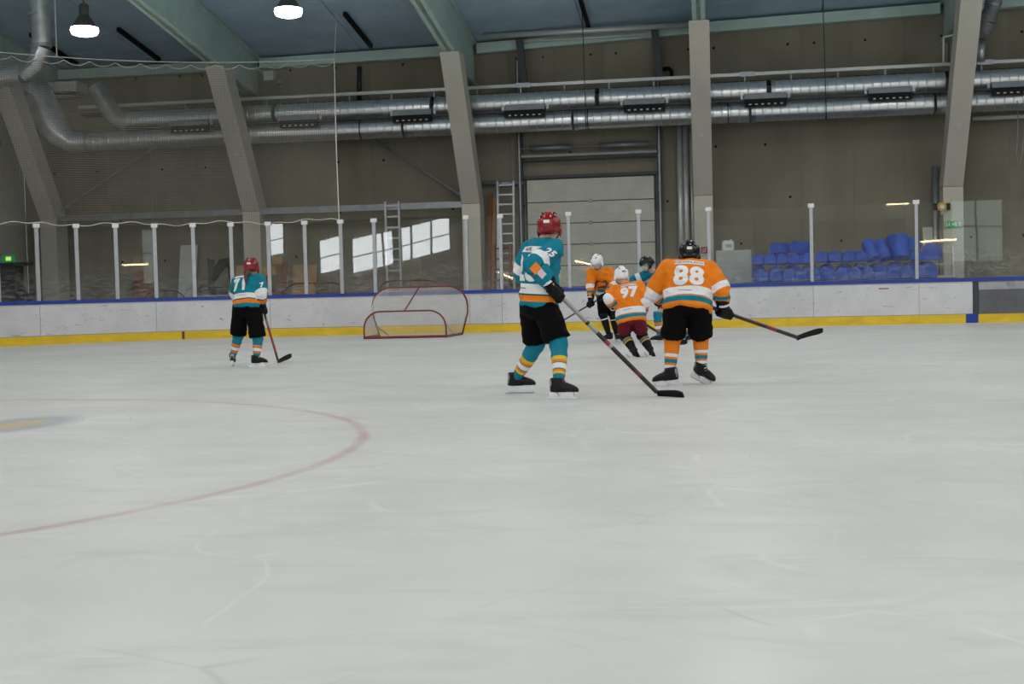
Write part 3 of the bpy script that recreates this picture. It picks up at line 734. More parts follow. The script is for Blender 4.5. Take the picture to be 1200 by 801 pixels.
# ================================================================ things behind the boards
def leaning_panel(name, label, cat, quad, Y, m, th=.03, lean=.25):
    x0, y0, x1, y1 = quad; a = P(x0, y0, Y+lean); b = P(x1, y0, Y+lean); zt = (a.z+b.z)/2
    mb = MB(); v = [(a.x, Y, 0), (b.x, Y, 0), (b.x, Y+lean, zt), (a.x, Y+lean, zt)]
    return tag(obj(name, mb.prism(v, (0, th, 0)), M[m], None, loc=(a.x, Y, 0)), label, cat)
leaning_panel('white_sheet', 'tall white panel leaning against the wall behind the glass', 'panel', (211.5, 287, 231.5, 340), 33.2, 'white', .04, .5)
leaning_panel('brown_board', 'brown wooden board propped behind the glass, left of the white panel', 'board', (158, 316, 180, 340), 33.0, 'brown', .03, .4)
leaning_panel('tan_board', 'tan board standing behind the player in the red helmet on the left', 'board', (277, 311, 293, 335), 32.6, 'ply', .03, .2)
leaning_panel('plywood_sheet', 'tan plywood sheet leaning behind the glass near the spare goal', 'board', (343, 310, 371, 345), 32.7, 'ply', .03, .3)
t = thing('wooden_chair', 'stacked wooden frame like a chair behind the glass, left of the plywood sheet', 'chair', P(322, 345, 32.6)*1)
t.location.z = 0
a, b = P(319, 301, 32.7), P(331, 309, 32.7); obj('backrest', MB().box((a.x, 32.68, b.z), (b.x, 32.72, a.z)), M['ply'], t)
a, b = P(311, 312, 32.5), P(327, 322, 32.5); obj('seat', MB().box((a.x, 32.3, b.z), (b.x, 32.75, a.z)), M['ply'], t)
a = P(333, 308, 32.75); obj('upright', MB().bar((a.x-.08, 32.6, 0), (a.x+.03, 32.8, a.z), .14, .05, (1,0,0)), M['brown'], t)
for px in (314, 324):
    p = P(px, 330, 32.5); obj('leg', MB().box((p.x-.03, 32.45, 0), (p.x+.03, 32.5, P(px, 322, 32.5).z)), M['brown'], t)
# dark machine with curved arm
c = P(262, 322, 32.8)
t = thing('floor_machine', 'black machine with a curved hose arm on a low cart behind the glass', 'machine', (c.x, 32.8, 0))
obj('hose_arm', MB().tube([P(250, 328, 32.8), P(255, 317, 32.8), P(261, 309, 32.8), P(268, 307, 32.8), P(271, 314, 32.8), P(271, 330, 32.8)], [.07,.13,.15,.13,.08,.06], 12), M['black'], t, True)
p = P(247, 312, 32.8); obj('mast', MB().box((p.x-.07, 32.75, 0), (p.x+.07, 32.9, P(247, 304, 32.8).z)), M['darksteel'], t)
a, b = P(226, 338, 32.6), P(272, 338, 32.6); obj('cart_bed', MB().box((a.x, 32.4, .95), (b.x, 33.1, 1.03)), M['cabinet'], t)
for x in (a.x+.05, b.x-.05):
    for y in (32.45, 33.05): obj('cart_leg', MB().box((x-.03, y-.03, 0), (x+.03, y+.03, .95)), M['steel'], t)
c = P(254, 331, 32.7); obj('motor', MB().lathe((c.x, 32.75, 1.03), [(.22, 0), (.24, .05), (.22, .16), (.1, .2)], 16), M['black'], t, True)
# dark trolley in the far left corner
c = P(14, 330, 31.5)
t = thing('dark_trolley', 'dark grey tall trolley standing in the left corner under a green sign', 'trolley', (c.x, 31.5, 0))
a, b = P(4, 309, 31.5), P(24, 345, 31.5); obj('body', MB().box((a.x, 31.3, .12), (b.x, 31.7, a.z)), M['darksteel'], t)
a2, b2 = P(3, 308, 31.5), P(33, 311, 31.5); obj('top_shelf', MB().box((a2.x, 31.25, b2.z), (b2.x, 31.75, a2.z)), M['darksteel'], t)
obj('brace', MB().bar(P(25, 334, 31.5), P(36, 352, 31.5), .08, .08), M['darksteel'], t)
for x in (a.x+.1, b.x-.1): obj('wheel', MB().tube([(x, 31.4, .06), (x, 31.6, .06)], .06, 12), M['black'], t)
c = P(9.5, 303, 31.0)
t = thing('exit_sign', 'small glowing green exit sign above the dark trolley in the left corner', 'sign', (c.x, 31.0, c.z-.1))
obj('sign_box', MB().box((c.x-.17, 31.0, c.z-.09), (c.x+.17, 31.06, c.z+.09)), M['exit_green'], t); obj('sign_arrow', MB().box((c.x-.06, 30.99, c.z-.05), (c.x+.08, 31.0, c.z+.05)), M['exit_glow'], t); obj('bracket', MB().box((EX, 31.02, c.z+.09), (c.x, 31.05, c.z+.12)), M['steel'], t)

# ladders and planks
def ladder(name, label, p0, p1, width, nr, m, rail=.05, start=0, group=None, sidev=(1,0,0)):
    p0, p1 = Vector(p0), Vector(p1); sv = Vector(sidev); t = thing(name, label, 'ladder', p0, group)
    for e in (-1, 1): obj('rail', MB().bar(p0+sv*(e*width/2), p1+sv*(e*width/2), rail, .07, sv), M[m], t)
    for i in range(nr):
        p = p0.lerp(p1, (i+.6)/nr); obj('rung', MB().bar(p-sv*width/2, p+sv*width/2, .045, .035, Zv), M[m], t)
    return t
ta = P(459.5, 236, 33.03); ladder('hanging_ladder', 'pale ladder hanging from the grey steel rail behind the glass', (ta.x, 33.03, -.02), (ta.x, 33.03, ta.z), .36, 12, 'alu', .055)
ta = P(592.5, 212, 33.6); tb = P(594, 340, 33.2); ladder('extension_ladder', 'tall aluminium ladder leaning on the wall left of the roller door', (tb.x, 33.0, -.02), (ta.x, 33.62, ta.z), .42, 15, 'alu', .055)
ta = P(590, 286, 33.0); ladder('wooden_ladder', 'short wooden ladder leaning in front of the aluminium ladder', (ta.x-.05, 32.6, -.02), (ta.x-.02, 32.95, ta.z), .42, 8, 'brown', .06)
for k, (xa, xb, yt, lb, mt) in enumerate(((574.5, 572, 226, 'darker and left', 'brown'), (579, 577, 232, 'lighter and right', 'wood'))):
    q = P(xa, yt, 33.65); p = P(xb, 340, 33.2)
    tag(obj('wooden_beam', MB().bar((p.x, 33.1, 0), (q.x, 33.75, q.z), .09, .07, (1,0,0)), M[mt], None, loc=(p.x, 33.1, 0)), 'long wooden beam leaning beside the aluminium ladder, %s of two' % lb, 'beam', 'leaning wooden beams')
pipe('wall_bar', 'grey steel bar crossing the wall top behind the aluminium ladder', [P(566, 215, 33.75), P(613, 214, 33.75)], .06, 'steel')
t = ladder('step_ladder', 'white step ladder behind the glass left of the exit-sign column', (P(1107, 330, 32.2).x, 32.0, -.02), (P(1107, 289, 32.3).x, 32.5, P(1107, 289, 32.5).z), .42, 6, 'white', .04)
for e in (-.2, .2): obj('back_leg', MB().bar((P(1111, 330, 32.9).x+e, 33.0, -.02), (P(1107, 289, 32.5).x+e*.9, 32.52, P(1107, 289, 32.5).z), .035, .03), M['white'], t)
leaning_panel('grey_sheet', 'pale grey sheet leaning on the wall beside the white step ladder', 'panel', (1081, 266, 1093, 330), 33.2, 'white', .03, .5)

# cabinet, canister, signs
a, b = P(839, 293.5, 32.6), P(881, 330, 32.6)
t = thing('storage_cabinet', 'pale grey two-door cabinet behind the glass right of the middle column', 'cabinet', ((a.x+b.x)/2, 32.6, -.02))
obj('body', MB().box((a.x, 32.62, -.02), (b.x, 33.1, a.z)), M['cabinet'], t)
mx = (a.x+b.x)/2
for xa, xb in ((a.x+.01, mx-.006), (mx+.006, b.x-.01)):
    dd = obj('cabinet_door', MB().box((xa, 32.6, .05), (xb, 32.62, a.z-.03)), M['cabinet'], t); hx = xb-.06 if xa < mx-.1 else xa+.06
    obj('handle', MB().box((hx-.01, 32.57, .9), (hx+.01, 32.6, 1.05)), M['steel'], dd)
zt = a.z; c = P(853, 289, 32.75)
t = thing('canister', 'white plastic canister standing on the pale cabinet', 'canister', (c.x, 32.75, zt))
obj('body', MB().rings([[Vector((c.x + sxx*hw*q, 32.75 + syy*.1*q, zt+z)) for sxx, syy in ((-1,-.7),(-.8,-1),(.8,-1),(1,-.7),(1,.7),(.8,1),(-.8,1),(-1,.7))] for z, q, hw in ((0, .9, .15), (.02, 1, .15), (.17, 1, .15), (.22, .9, .15), (.25, .6, .15))]), M['whiteplastic'], t, 'auto')
obj('label_sticker', MB().box((c.x-.05, 32.645, zt+.07), (c.x+.09, 32.65, zt+.15)), M['cabinet'], t); obj('screw_cap', MB().lathe((c.x+.08, 32.75, zt+.22), [(.03, 0), (.03, .05), (.02, .055)], 12), M['white'], t)
c = P(825.5, 293, 32.98)
t = thing('fire_hose_sign', 'square red fire hose sign on the middle column', 'sign', (c.x, 32.99, c.z-.08))
obj('plate', MB().box((c.x-.085, 32.975, c.z-.085), (c.x+.085, 32.995, c.z+.085)), M['signred'], t)
ring = [(c.x + .035*math.cos(2*PI*i/16) - .005, 32.968, c.z + .042*math.sin(2*PI*i/16)) for i in range(17)]
obj('hose_symbol', MB().tube(ring, .008, 6), M['white'], t); obj('nozzle_symbol', MB().tube([(c.x-.05, 32.968, c.z-.06), (c.x+.05, 32.968, c.z+.055)], .008, 6), M['white'], t)
c = P(1117.5, 262.5, 32.98)
t = thing('exit_sign', 'green and white exit sign on the right concrete column', 'sign', (c.x, 32.99, c.z-.07))
obj('plate', MB().box((c.x-.19, 32.95, c.z-.075), (c.x+.19, 32.995, c.z+.075)), M['exit_green'], t)
wm = M['whiteplastic']
obj('doorway_symbol', MB().box((c.x+.02, 32.944, c.z-.055), (c.x+.075, 32.95, c.z+.055)), wm, t)
obj('arrow_symbol', MB().prism([(c.x-.05, 32.944, c.z), (c.x-.0, 32.944, c.z+.035), (c.x-.0, 32.944, c.z-.035)], (0, .006, 0)), wm, t)
fig = MB().tube([(c.x-.10, 32.945, c.z+.045), (c.x-.10, 32.945, c.z+.05)], .014, 8); fig.bar((c.x-.10, 32.947, c.z+.03), (c.x-.115, 32.947, c.z-.01), .02, .006, (1,0,0)); fig.bar((c.x-.115, 32.947, c.z-.01), (c.x-.14, 32.947, c.z-.05), .012, .006, (1,0,0)); fig.bar((c.x-.115, 32.947, c.z-.01), (c.x-.08, 32.947, c.z-.045), .012, .006, (1,0,0))
obj('running_figure', fig, wm, t); obj('side_panel', MB().box((c.x+.10, 32.944, c.z-.06), (c.x+.18, 32.95, c.z+.06)), wm, t); obj('side_panel', MB().box((c.x-.185, 32.944, c.z-.06), (c.x-.155, 32.95, c.z+.06)), wm, t)
c = P(1104, 242, 32.9)
t = thing('call_point', 'round yellow and black alarm device on the right column', 'alarm', (c.x, 32.99, c.z-.15))
obj('disc', MB().tube([(c.x, 32.9, c.z), (c.x, 32.99, c.z)], .11, 18), M['signyellow'], t, 'auto'); obj('face', MB().tube([(c.x, 32.88, c.z), (c.x, 32.9, c.z)], .055, 14), M['whiteplastic'], t)
for e in (-1, 1): obj('side_clamp', MB().box((c.x+e*.15-.04, 32.9, c.z-.08), (c.x+e*.15+.04, 32.99, c.z+.08)), M['black'], t)
obj('drop', MB().box((c.x-.03, 32.9, c.z-.2), (c.x+.03, 32.98, c.z-.1)), M['steel'], t)
pipe('slim_post', 'slim grey post on the wall directly left of the right column', [(P(1096, 220, 33.6).x, 33.6, -.02), (P(1096, 195, 33.6).x, 33.6, P(1098, 195, 33.6).z)], .08, 'steel', 'post')

# blue foam blocks in a pile on a low platform
Ypf = 31.5
xa, xb = P(880, 330, Ypf).x, P(1100, 330, Ypf).x
struct('floor_platform', MB().box((xa-.15, Ypf-.35, -.02), (xb+.35, Ypf+1.1, 1.0)), M['floor'])
def foam_mesh(w_, h, L):
    pr = [(-w_/2, 0), (w_/2, 0), (w_/2, h*.45)] + [(w_/2*math.cos(a), h*.45 + h*.55*math.sin(a)) for a in [PI*i/8 for i in range(1, 8)]] + [(-w_/2, h*.45)]
    n = len(pr); q = .94
    rings = [[Vector((x*q, 0, .02+z*q)) for x, z in pr], [Vector((x, .03, z)) for x, z in pr], [Vector((x, L-.03, z)) for x, z in pr], [Vector((x*q, L, .02+z*q)) for x, z in pr]]
    me = to_mesh('foam_block', MB().rings(rings), M['foam'], Vector((0,0,0)), False); fixn(me); smooth_by_angle(me, 40); return me
FM = foam_mesh(.29, .30, .55); FL = foam_mesh(.38, .40, .55); FB = foam_mesh(.38, .41, .62); FS = foam_mesh(.28, .26, .5)
def foam(px, py, label, me=FM, rz=0, rx=0, ry=0, dy=0):
    p = P(px, py, Ypf+dy); o = bpy.data.objects.new('foam_block', me); C.objects.link(o); o.location = p; o.rotation_euler = (rx, ry, rz)
    tag(o, label, 'foam block', 'blue foam blocks in a pile'); return o
zq = lambda px: P(px, 0, Ypf).x
bx = [893, 908.5, 924, 939, 954.5, 970, 986, 1002, 1017, 1032, 1047, 1063, 1078, 1092]
def foam_z(px, z, label, **k):
    o = foam(px, 320, label, **k); o.location.z = z; return o
for i, px in enumerate(bx):
    foam_z(px, 1.0, 'rounded blue foam block, %s from the left in the bottom row behind the boards' % ORD[i], me=FM, rz=random.uniform(-.3, .3), dy=-.3+random.uniform(-.03, .03))
mid = [890, 910, 930, 950, 970, 990, 1010, 1030, 1050, 1070, 1089]
for i, px in enumerate(mid):
    foam_z(px, 1.0, 'blue foam block set back in shadow between the two front rows, %s from the left' % ORD[i], me=FB, rz=random.uniform(-.05, .05), dy=.36)
up = [888, 902.5, 917, 931.5, 946.5, 962, 978, 994, 1009.5]
for i, px in enumerate(up):
    foam_z(px, 1.415+.02*(i > 4), 'rounded blue foam block, %s from the left in the upper row' % ORD[i], me=FS, rz=random.choice((-.5, -.3, .3, .45)), ry=random.uniform(-.12, .12), dy=.14+random.uniform(-.03, .03))
foam_z(908, 1.68, 'blue foam block lying on top of the pile at its left end, left of two', me=FS, rz=-.7, ry=-.15, dy=.2)
foam_z(931, 1.70, 'blue foam block lying on top of the pile at its left end, right of two', me=FS, rz=-.65, ry=.22, dy=.2)
foam_z(1024, 1.41, 'blue foam block standing tilted beside the upper row, left of two', me=FS, rx=1.0, rz=.15, ry=-.2, dy=.2)
foam_z(1038, 1.41, 'blue foam block standing tilted beside the upper row, right of two', me=FS, rx=1.0, rz=.2, ry=-.2, dy=.2)
foam_z(1058, 1.42, 'large blue foam block standing upright at the right end of the pile', me=FL, rx=1.25, rz=-.25, ry=-.1, dy=.2)
foam_z(1049, 1.44, 'large blue foam block standing upright behind the other, right end of the pile', me=FL, rx=1.35, rz=.1, dy=.58)
foam_z(1074, 1.42, 'blue foam block wedged under the rightmost arch of the pile', me=FS, rz=.2, dy=.12)
foam_z(1076, 1.70, 'blue foam block bridging the top of the pile by the glass post', me=FS, rz=.9, dy=.18)
foam_z(1089, 1.42, 'blue foam block at the far right of the upper row', me=FL, rz=-.4, dy=.12)

# ================================================================ people
TEAL, ORANGE, WHITE_, DTEAL, NAVY, TAN = srgb(12, 120, 142), srgb(228, 126, 28), srgb(226, 226, 228), srgb(20, 84, 96), srgb(28, 32, 62), srgb(190, 130, 70)
YEL, BLK, MAROON = srgb(214, 186, 40), srgb(7, 7, 9), srgb(96, 18, 36)
M['black_cloth'] = mat('black_cloth', BLK, .8, 0, .15, 5, spec=.1)
M['navy_cloth'] = mat('navy_cloth', NAVY, .75, 0, .15, 5, spec=.25)
M['maroon_cloth'] = mat('maroon_cloth', MAROON, .75, 0, .15, 5, spec=.25)
M['glove'] = mat('glove_black', srgb(8, 8, 10), .6, 0, .15, 9, spec=.2)
M['glove_trim'] = mat('glove_trim', srgb(220, 220, 222), .5)
M['glove_red'] = mat('glove_red', srgb(190, 60, 70), .5)
M['boot'] = mat('skate_boot', srgb(13, 12, 14), .45, 0, .2, 10, spec=.3)
M['boot_grey'] = mat('skate_grey', srgb(150, 152, 156), .4)
M['holder'] = mat('blade_holder', srgb(222, 224, 226), .35)
M['blade'] = mat('steel_blade', srgb(190, 194, 198), .25, .9)
M['lace'] = mat('lace', srgb(170, 40, 48), .6)
M['lace_w'] = mat('lace_white', srgb(210, 212, 205), .6)
M['lace_g'] = mat('lace_green', srgb(150, 180, 70), .6)
M['h_red'] = mat('helmet_red', srgb(134, 14, 24), .25, 0, .08, 5)
M['h_white'] = mat('helmet_white', srgb(232, 233, 235), .25, 0, .03, 5)
M['h_black'] = mat('helmet_black', srgb(8, 9, 11), .25, 0, .1, 5, spec=.35)
M['print'] = mat('white_print', srgb(228, 228, 230), .7, 0, .03)
M['print_dark'] = mat('dark_print', srgb(28, 30, 44), .7)
M['print_grey'] = mat('grey_print', srgb(130, 130, 138), .7)
M['orange'] = mat('orange_print', ORANGE, .75)
M['teal'] = mat('teal_print', TEAL, .75)
M['brownp'] = mat('brown_print', srgb(96, 60, 36), .75)
M['pink'] = mat('pink_print', srgb(214, 190, 198), .75)
m_, nt_, b_ = newmat('clear_visor'); b_.inputs['Base Color'].default_value = (.8, .85, .88, 1); b_.inputs['Roughness'].default_value = .05; b_.inputs['Alpha'].default_value = .25; M['visor'] = m_
TJ2 = jersey_mat('teal_jersey_banded', [(0, TEAL), (.045, ORANGE), (.10, DTEAL), (.115, WHITE_), (.19, TEAL)], [(0, TEAL), (.46, WHITE_), (.66, DTEAL), (.71, ORANGE), (.88, TEAL)])
TJ = jersey_mat('teal_jersey', [(0, TEAL), (.045, ORANGE), (.10, DTEAL), (.115, WHITE_), (.205, TEAL)], [(0, TEAL), (.34, WHITE_), (.50, TEAL), (.66, DTEAL), (.70, TEAL)])
OJ = jersey_mat('orange_jersey', [(0, ORANGE), (.045, TEAL), (.095, TAN), (.11, WHITE_), (.20, ORANGE)], [(0, ORANGE), (.48, WHITE_), (.66, ORANGE), (.76, TEAL), (.86, ORANGE)])
S_TEAL = stripe_mat('teal_sock', 't', [(0, TEAL), (.46, YEL), (.56, ORANGE), (.63, TEAL), (.66, WHITE_), (.80, TEAL), (.83, ORANGE), (.89, YEL), (.95, TEAL)])
S_TEAL2 = stripe_mat('teal_sock_white', 't', [(0, TEAL), (.42, ORANGE), (.56, DTEAL), (.60, WHITE_), (.78, DTEAL), (.81, ORANGE), (.9, TEAL)])
S_ORANGE = stripe_mat('orange_sock', 't', [(0, ORANGE), (.52, WHITE_), (.64, ORANGE), (.72, TEAL), (.86, ORANGE), (.94, WHITE_)])
S_BLACK = stripe_mat('black_sock', 't', [(0, BLK), (.30, srgb(120,116,108)), (.46, BLK), (.50, srgb(200,165,70)), (.58, BLK)])
S_BLACK2 = stripe_mat('black_sock_white', 't', [(0, BLK), (.18, WHITE_), (.24, BLK)])

TS = bpy.data.scenes.new('shaping'); TV = TS.view_layers[0]
def evaluated_mesh(o):
    TS.collection.objects.link(o); TV.update(); me = bpy.data.meshes.new_from_object(o.evaluated_get(TV.depsgraph)); TS.collection.objects.unlink(o); return me
def blob(name, mb, m, parent, voxel=.015, sm=6, wrinkle=0, seed=0):
    off = wloc(parent); me = bpy.data.meshes.new(name+'_src'); me.from_pydata([v-off for v in mb.v], [], mb.f); me.update(); fixn(me)
    tmp = bpy.data.objects.new(name+'_src', me)
    md = tmp.modifiers.new('r', 'REMESH'); md.mode = 'VOXEL'; md.voxel_size = voxel
    if sm:
        ms = tmp.modifiers.new('s', 'SMOOTH'); ms.iterations = sm; ms.factor = .5
    out = evaluated_mesh(tmp); out.name = name
    bpy.data.objects.remove(tmp); bpy.data.meshes.remove(me)
    if wrinkle:
        nn = [v.normal.copy() for v in out.vertices]; flat = []
        for v, nv in zip(out.vertices, nn):
            p = v.co; q = Vector((p.x*5, p.y*5, p.z*9)) + Vector((seed, seed*2, 0))
            flat += (p + nv*(wrinkle*(abs(noise.noise(q)) * -1.6 + .5 + .5*noise.noise(q*2.3))))[:]
        out.vertices.foreach_set('co', flat); out.update()
    out.materials.clear(); out.materials.append(m); out.shade_smooth()
    o = bpy.data.objects.new(name, out); C.objects.link(o); o.parent = parent
    return o
def loft(mb, secs, n=18):       # (centre, axisA, axisB)
    mb.rings([[c + a*math.cos(2*PI*j/n) + b*math.sin(2*PI*j/n) for j in range(n)] for c, a, b in secs]); return mb
def attr(o, name, vals):
    a = o.data.attributes.new(name, 'FLOAT', 'POINT'); a.data.foreach_set('value', vals)
def seg_t(p, a, b):
    d = b-a; t = max(0, min(1, (p-a).dot(d)/max(1e-9, d.length_squared))); return t, (a+d*t-p).length
_txt = {}
def text_mesh(s, size, bold=.02, sx_=1.0):
    cu = bpy.data.curves.new('txt', 'FONT'); cu.body = s; cu.size = 1; cu.align_x = 'CENTER'; cu.align_y = 'CENTER'; cu.offset = bold; cu.space_character = 1.12; cu.resolution_u = 4
    to = bpy.data.objects.new('txt', cu); me = evaluated_mesh(to)
    bpy.data.objects.remove(to)
    xs = [v.co.x for v in me.vertices]; ys = [v.co.y for v in me.vertices]; k = size/(max(ys)-min(ys)); cx = (max(xs)+min(xs))/2; cy = (max(ys)+min(ys))/2
    for v in me.vertices: v.co = Vector(((v.co.x-cx)*k*sx_, (v.co.y-cy)*k, 0))
    bm = bmesh.new(); bm.from_mesh(me); bmesh.ops.remove_doubles(bm, verts=bm.verts, dist=1e-5); bpy.data.meshes.remove(me); return bm
def rect_bm(w_, h, slant=0):
    bm = bmesh.new(); v = [bm.verts.new(p) for p in ((-w_/2, -h/2, 0), (w_/2, -h/2, 0), (w_/2+slant, h/2, 0), (-w_/2+slant, h/2, 0))]; bm.faces.new(v); return bm
def poly_bm(pts):
    bm = bmesh.new(); bm.faces.new([bm.verts.new((x, y, 0)) for x, y in pts]); return bm
def drape(name, bm, m, target, O, rt, up, nrm, off=.004, step=.02):
    xs = [v.co.x for v in bm.verts]; ys = [v.co.y for v in bm.verts]
    for ax, lo, hi in ((0, min(xs), max(xs)), (1, min(ys), max(ys))):
        k = lo + step
        while k < hi:
            co = (k, 0, 0) if ax == 0 else (0, k, 0); no = (1, 0, 0) if ax == 0 else (0, 1, 0)
            bmesh.ops.bisect_plane(bm, geom=bm.verts[:]+bm.edges[:]+bm.faces[:], plane_co=co, plane_no=no); k += step
    bmesh.ops.triangulate(bm, faces=bm.faces[:])
    bv = BVHTree.FromPolygons([v.co for v in target.data.vertices], [p.vertices[:] for p in target.data.polygons])
    base = wloc(target); rt, up, nrm = rt.normalized(), up.normalized(), nrm.normalized(); bad = []
    for v in bm.verts:
        q = O - base + rt*v.co.x + up*v.co.y
        hit = bv.ray_cast(q + nrm*.5, -nrm, 1.0)
        if hit[0] is None: bad.append(v); v.co = q
        else: v.co = hit[0] + (hit[1] if hit[1].dot(nrm) > 0 else nrm)*off
    bmesh.ops.delete(bm, geom=bad, context='VERTS')
    me = bpy.data.meshes.new(name); bm.to_mesh(me); bm.free(); me.materials.append(m)
    o = bpy.data.objects.new(name, me); C.objects.link(o); o.parent = target; return o

def stick(label, butt, heel, tip, shaft_stops, wdt=.032, bh=.075, tape=.0, loc=None, twist=None):
    butt, heel, tip = Vector(butt), Vector(heel), Vector(tip)
    t = thing('hockey_stick', label, 'hockey stick', (heel.x, heel.y, min(heel.z, tip.z)-.03), 'hockey sticks')
    n = 24; rings = []; tv = (heel-butt).normalized(); bd = (tip-heel).normalized(); sv = tv.cross(bd).normalized(); a = sv.cross(tv)
    for i in range(n+1):
        p = butt.lerp(heel, i/n); w2 = wdt/2; h2 = wdt*.36
        rings.append([p + a*w2 + sv*h2, p - a*w2 + sv*h2, p - a*w2 - sv*h2, p + a*w2 - sv*h2])
    sh = obj('shaft', MB().rings(rings), stripe_mat('shaft_'+label[:12], 't', shaft_stops, .35, .5), t)
    attr(sh, 't', [i/n for i in range(n+1) for _ in range(4)])
    obj('butt_knob', MB().tube([butt - tv*.02, butt + tv*.02], wdt*.62, 10), M['black'], t)
    rings = []; upv = (-tv - bd*(-tv).dot(bd)).normalized(); L = (tip-heel).length
    for i in range(9):
        u = i/8; c = heel + bd*(L*u) + sv*(.035*u*u); h = bh/2*(.72 + .5*u - .1*u*u) * (1 if i < 7 else (.9 if i == 7 else .62)); th = .006 if i else .012
        c = c + upv*(.012*(1-u)*(-1) + .0)
        rings.append([c + upv*h + sv*th, c - upv*h + sv*th, c - upv*h - sv*th, c + upv*h - sv*th])
    obj('blade', MB().rings(rings), M['black'], t, 'auto')
    return t, tv

def person(c):
    Y0 = c['Y']; k = c.get('sc', 1.0); J = lambda q: P(q[0], q[1], Y0+q[2])
    hip, neck, head = J(c['hip']), J(c['neck']), J(c['head'])
    root = thing('person', c['label'], 'person', (hip.x, hip.y, 0), 'players on the ice')
    az = math.radians(c['face']); F0 = Vector((math.cos(az), math.sin(az), 0))
    U = (neck-hip).normalized(); S = Vector((F0.y, -F0.x, 0)) + Zv*c.get('tilt', 0); S = (S - U*S.dot(U)).normalized(); F = U.cross(S)
    L = (neck-hip).length; W = c.get('w', 1.0)*k
    sh = {}
    for e, nm in ((1, 'R'), (-1, 'L')):
        sh[nm] = J(c['sh'+nm]) if 'sh'+nm in c else neck - U*(.085*k) + S*(e*.175*W)
    el = {n: J(c['el'+n]) for n in 'RL'}; wr = {n: J(c['wr'+n]) for n in 'RL'}; ha = {n: J(c['ha'+n]) for n in 'RL'}
    kn = {n: J(c['kn'+n]) for n in 'RL'}; an = {n: J(c['an'+n]) for n in 'RL'}
    hj = {n: hip - U*(.03*k) + S*(e*.095*W) for n, e in (('R', 1), ('L', -1))}
    # head frame
    ha_z = math.radians(c.get('hface', c['face'])); hp_ = math.radians(c.get('hpitch', 0))
    HS = Vector((math.sin(ha_z), -math.cos(ha_z), 0)); HF = Vector((math.cos(ha_z)*math.cos(hp_), math.sin(ha_z)*math.cos(hp_), math.sin(hp_))); HU = HS.cross(HF)
    hk = c.get('hk', 1.0)
    # ---- body, one continuous skin
    b = MB()
    b.ell(head - HU*.01*hk, HS*(.078*hk), HF*(.098*hk), HU*(.115*hk), 16, 10)
    b.ell(head + HF*(.045*hk) - HU*(.075*hk), HS*(.05*hk), HF*(.05*hk), HU*(.045*hk))          # jaw
    b.tube([head + HF*(.09*hk) + HU*.01*hk, head + HF*(.118*hk) - HU*(.03*hk), head + HF*(.1*hk) - HU*(.045*hk)], [.01*hk, .016*hk, .012*hk], 8)   # nose
    for e in (-1, 1): b.ell(head + HS*(e*.08*hk) - HU*(.02*hk), HS*(.012*hk), HF*(.02*hk), HU*(.032*hk), 8, 6)
    b.limb([head - HU*(.06*hk), neck - U*.02], [.055*k, .06*k])
    loft(b, [(hip - U*.08*k, S*.15*W, F*.11*k), (hip + U*(.3*L), S*.14*W, F*.10*k), (hip + U*(.7*L), S*.155*W, F*.105*k), (neck - U*.07, S*.13*W, F*.08*k), (neck - U*.01, S*.06*W, F*.055*k)])
    for n in 'RL':
        b.limb([sh[n], el[n]], [.06*k, .045*k]); b.limb([el[n], wr[n]], [.045*k, .032*k]); b.limb([wr[n], ha[n]], [.03*k, .034*k])
        b.limb([hj[n], kn[n]], [.085*k, .06*k]); b.limb([kn[n], an[n]], [.055*k, .04*k])
    body = blob('body', b, M['skin'], root, .014, 4)
    for e in (-1, 1):
        obj('eye', MB().ell(head + HS*(e*.032*hk) + HF*(.088*hk) + HU*.012*hk, HS*.012*hk, HF*.01*hk, HU*.008*hk, 8, 6), M['print_dark'], body)
    obj('mouth', MB().ell(head + HF*(.093*hk) - HU*.075*hk, HS*.024*hk, HF*.006*hk, HU*.005*hk, 8, 5), M['signred'], body)
    # ---- jersey
    j = MB(); hem = c.get('hem', .07)*k; bt = hip - U*hem
    loft(j, [(bt, S*.205*W, F*.165*k), (bt + U*.07, S*.208*W, F*.17*k), (hip + U*(.35*L), S*.20*W, F*.165*k), (hip + U*(.62*L) - F*.01, S*.205*W, F*.16*k), (hip + U*(.80*L) - F*.012, S*.20*W, F*.145*k), (neck - U*.065*k, S*.15*W, F*.11*k), (neck - U*.01, S*.085*W, F*.08*k), (neck + U*.012, S*.07*k, F*.07*k)], 22)
    for n in 'RL':
        j.limb([sh[n], sh[n].lerp(el[n], .5), el[n]], [.092*k, .092*k, .085*k], 14); j.limb([neck - U*.07*k, sh[n]], [.085*k, .09*k], 14)
        j.ell(el[n], Vector((.088*k,0,0)), Vector((0,.088*k,0)), Vector((0,0,.088*k)))
        j.tube([el[n], el[n].lerp(wr[n], .6), wr[n]], [.086*k, .08*k, .07*k], 14)
    je = blob('jersey', j, c['jersey'], root, .0135, 4, .022*k, c['seed'])
    off = wloc(root); H_, V_, I_ = [], [], []
    for v in je.data.vertices:
        p = v.co + off; H_.append(max(0, min(1, (p-bt).dot(U) + .006*math.sin(9*(p-bt).dot(S)+c['seed'])))); best = (9, 0)
        for n in 'RL':
            t1, d1 = seg_t(p, sh[n], el[n]); t2, d2 = seg_t(p, el[n], wr[n])
            la, lb = (el[n]-sh[n]).length, (wr[n]-el[n]).length
            t, d = ((t1*la)/(la+lb), d1) if d1 < d2 else ((la+t2*lb)/(la+lb), d2)
            if d < best[0]: best = (d, t)
        tt, dt = seg_t(p, bt, neck); ins = best[0] < .115*k and best[1] > .12 and best[0]/.09 < (p-(bt+(neck-bt)*tt)).length/.17/W*1.0
        V_.append(max(0, min(1, best[1]))); I_.append(1.0 if ins else 0.0)
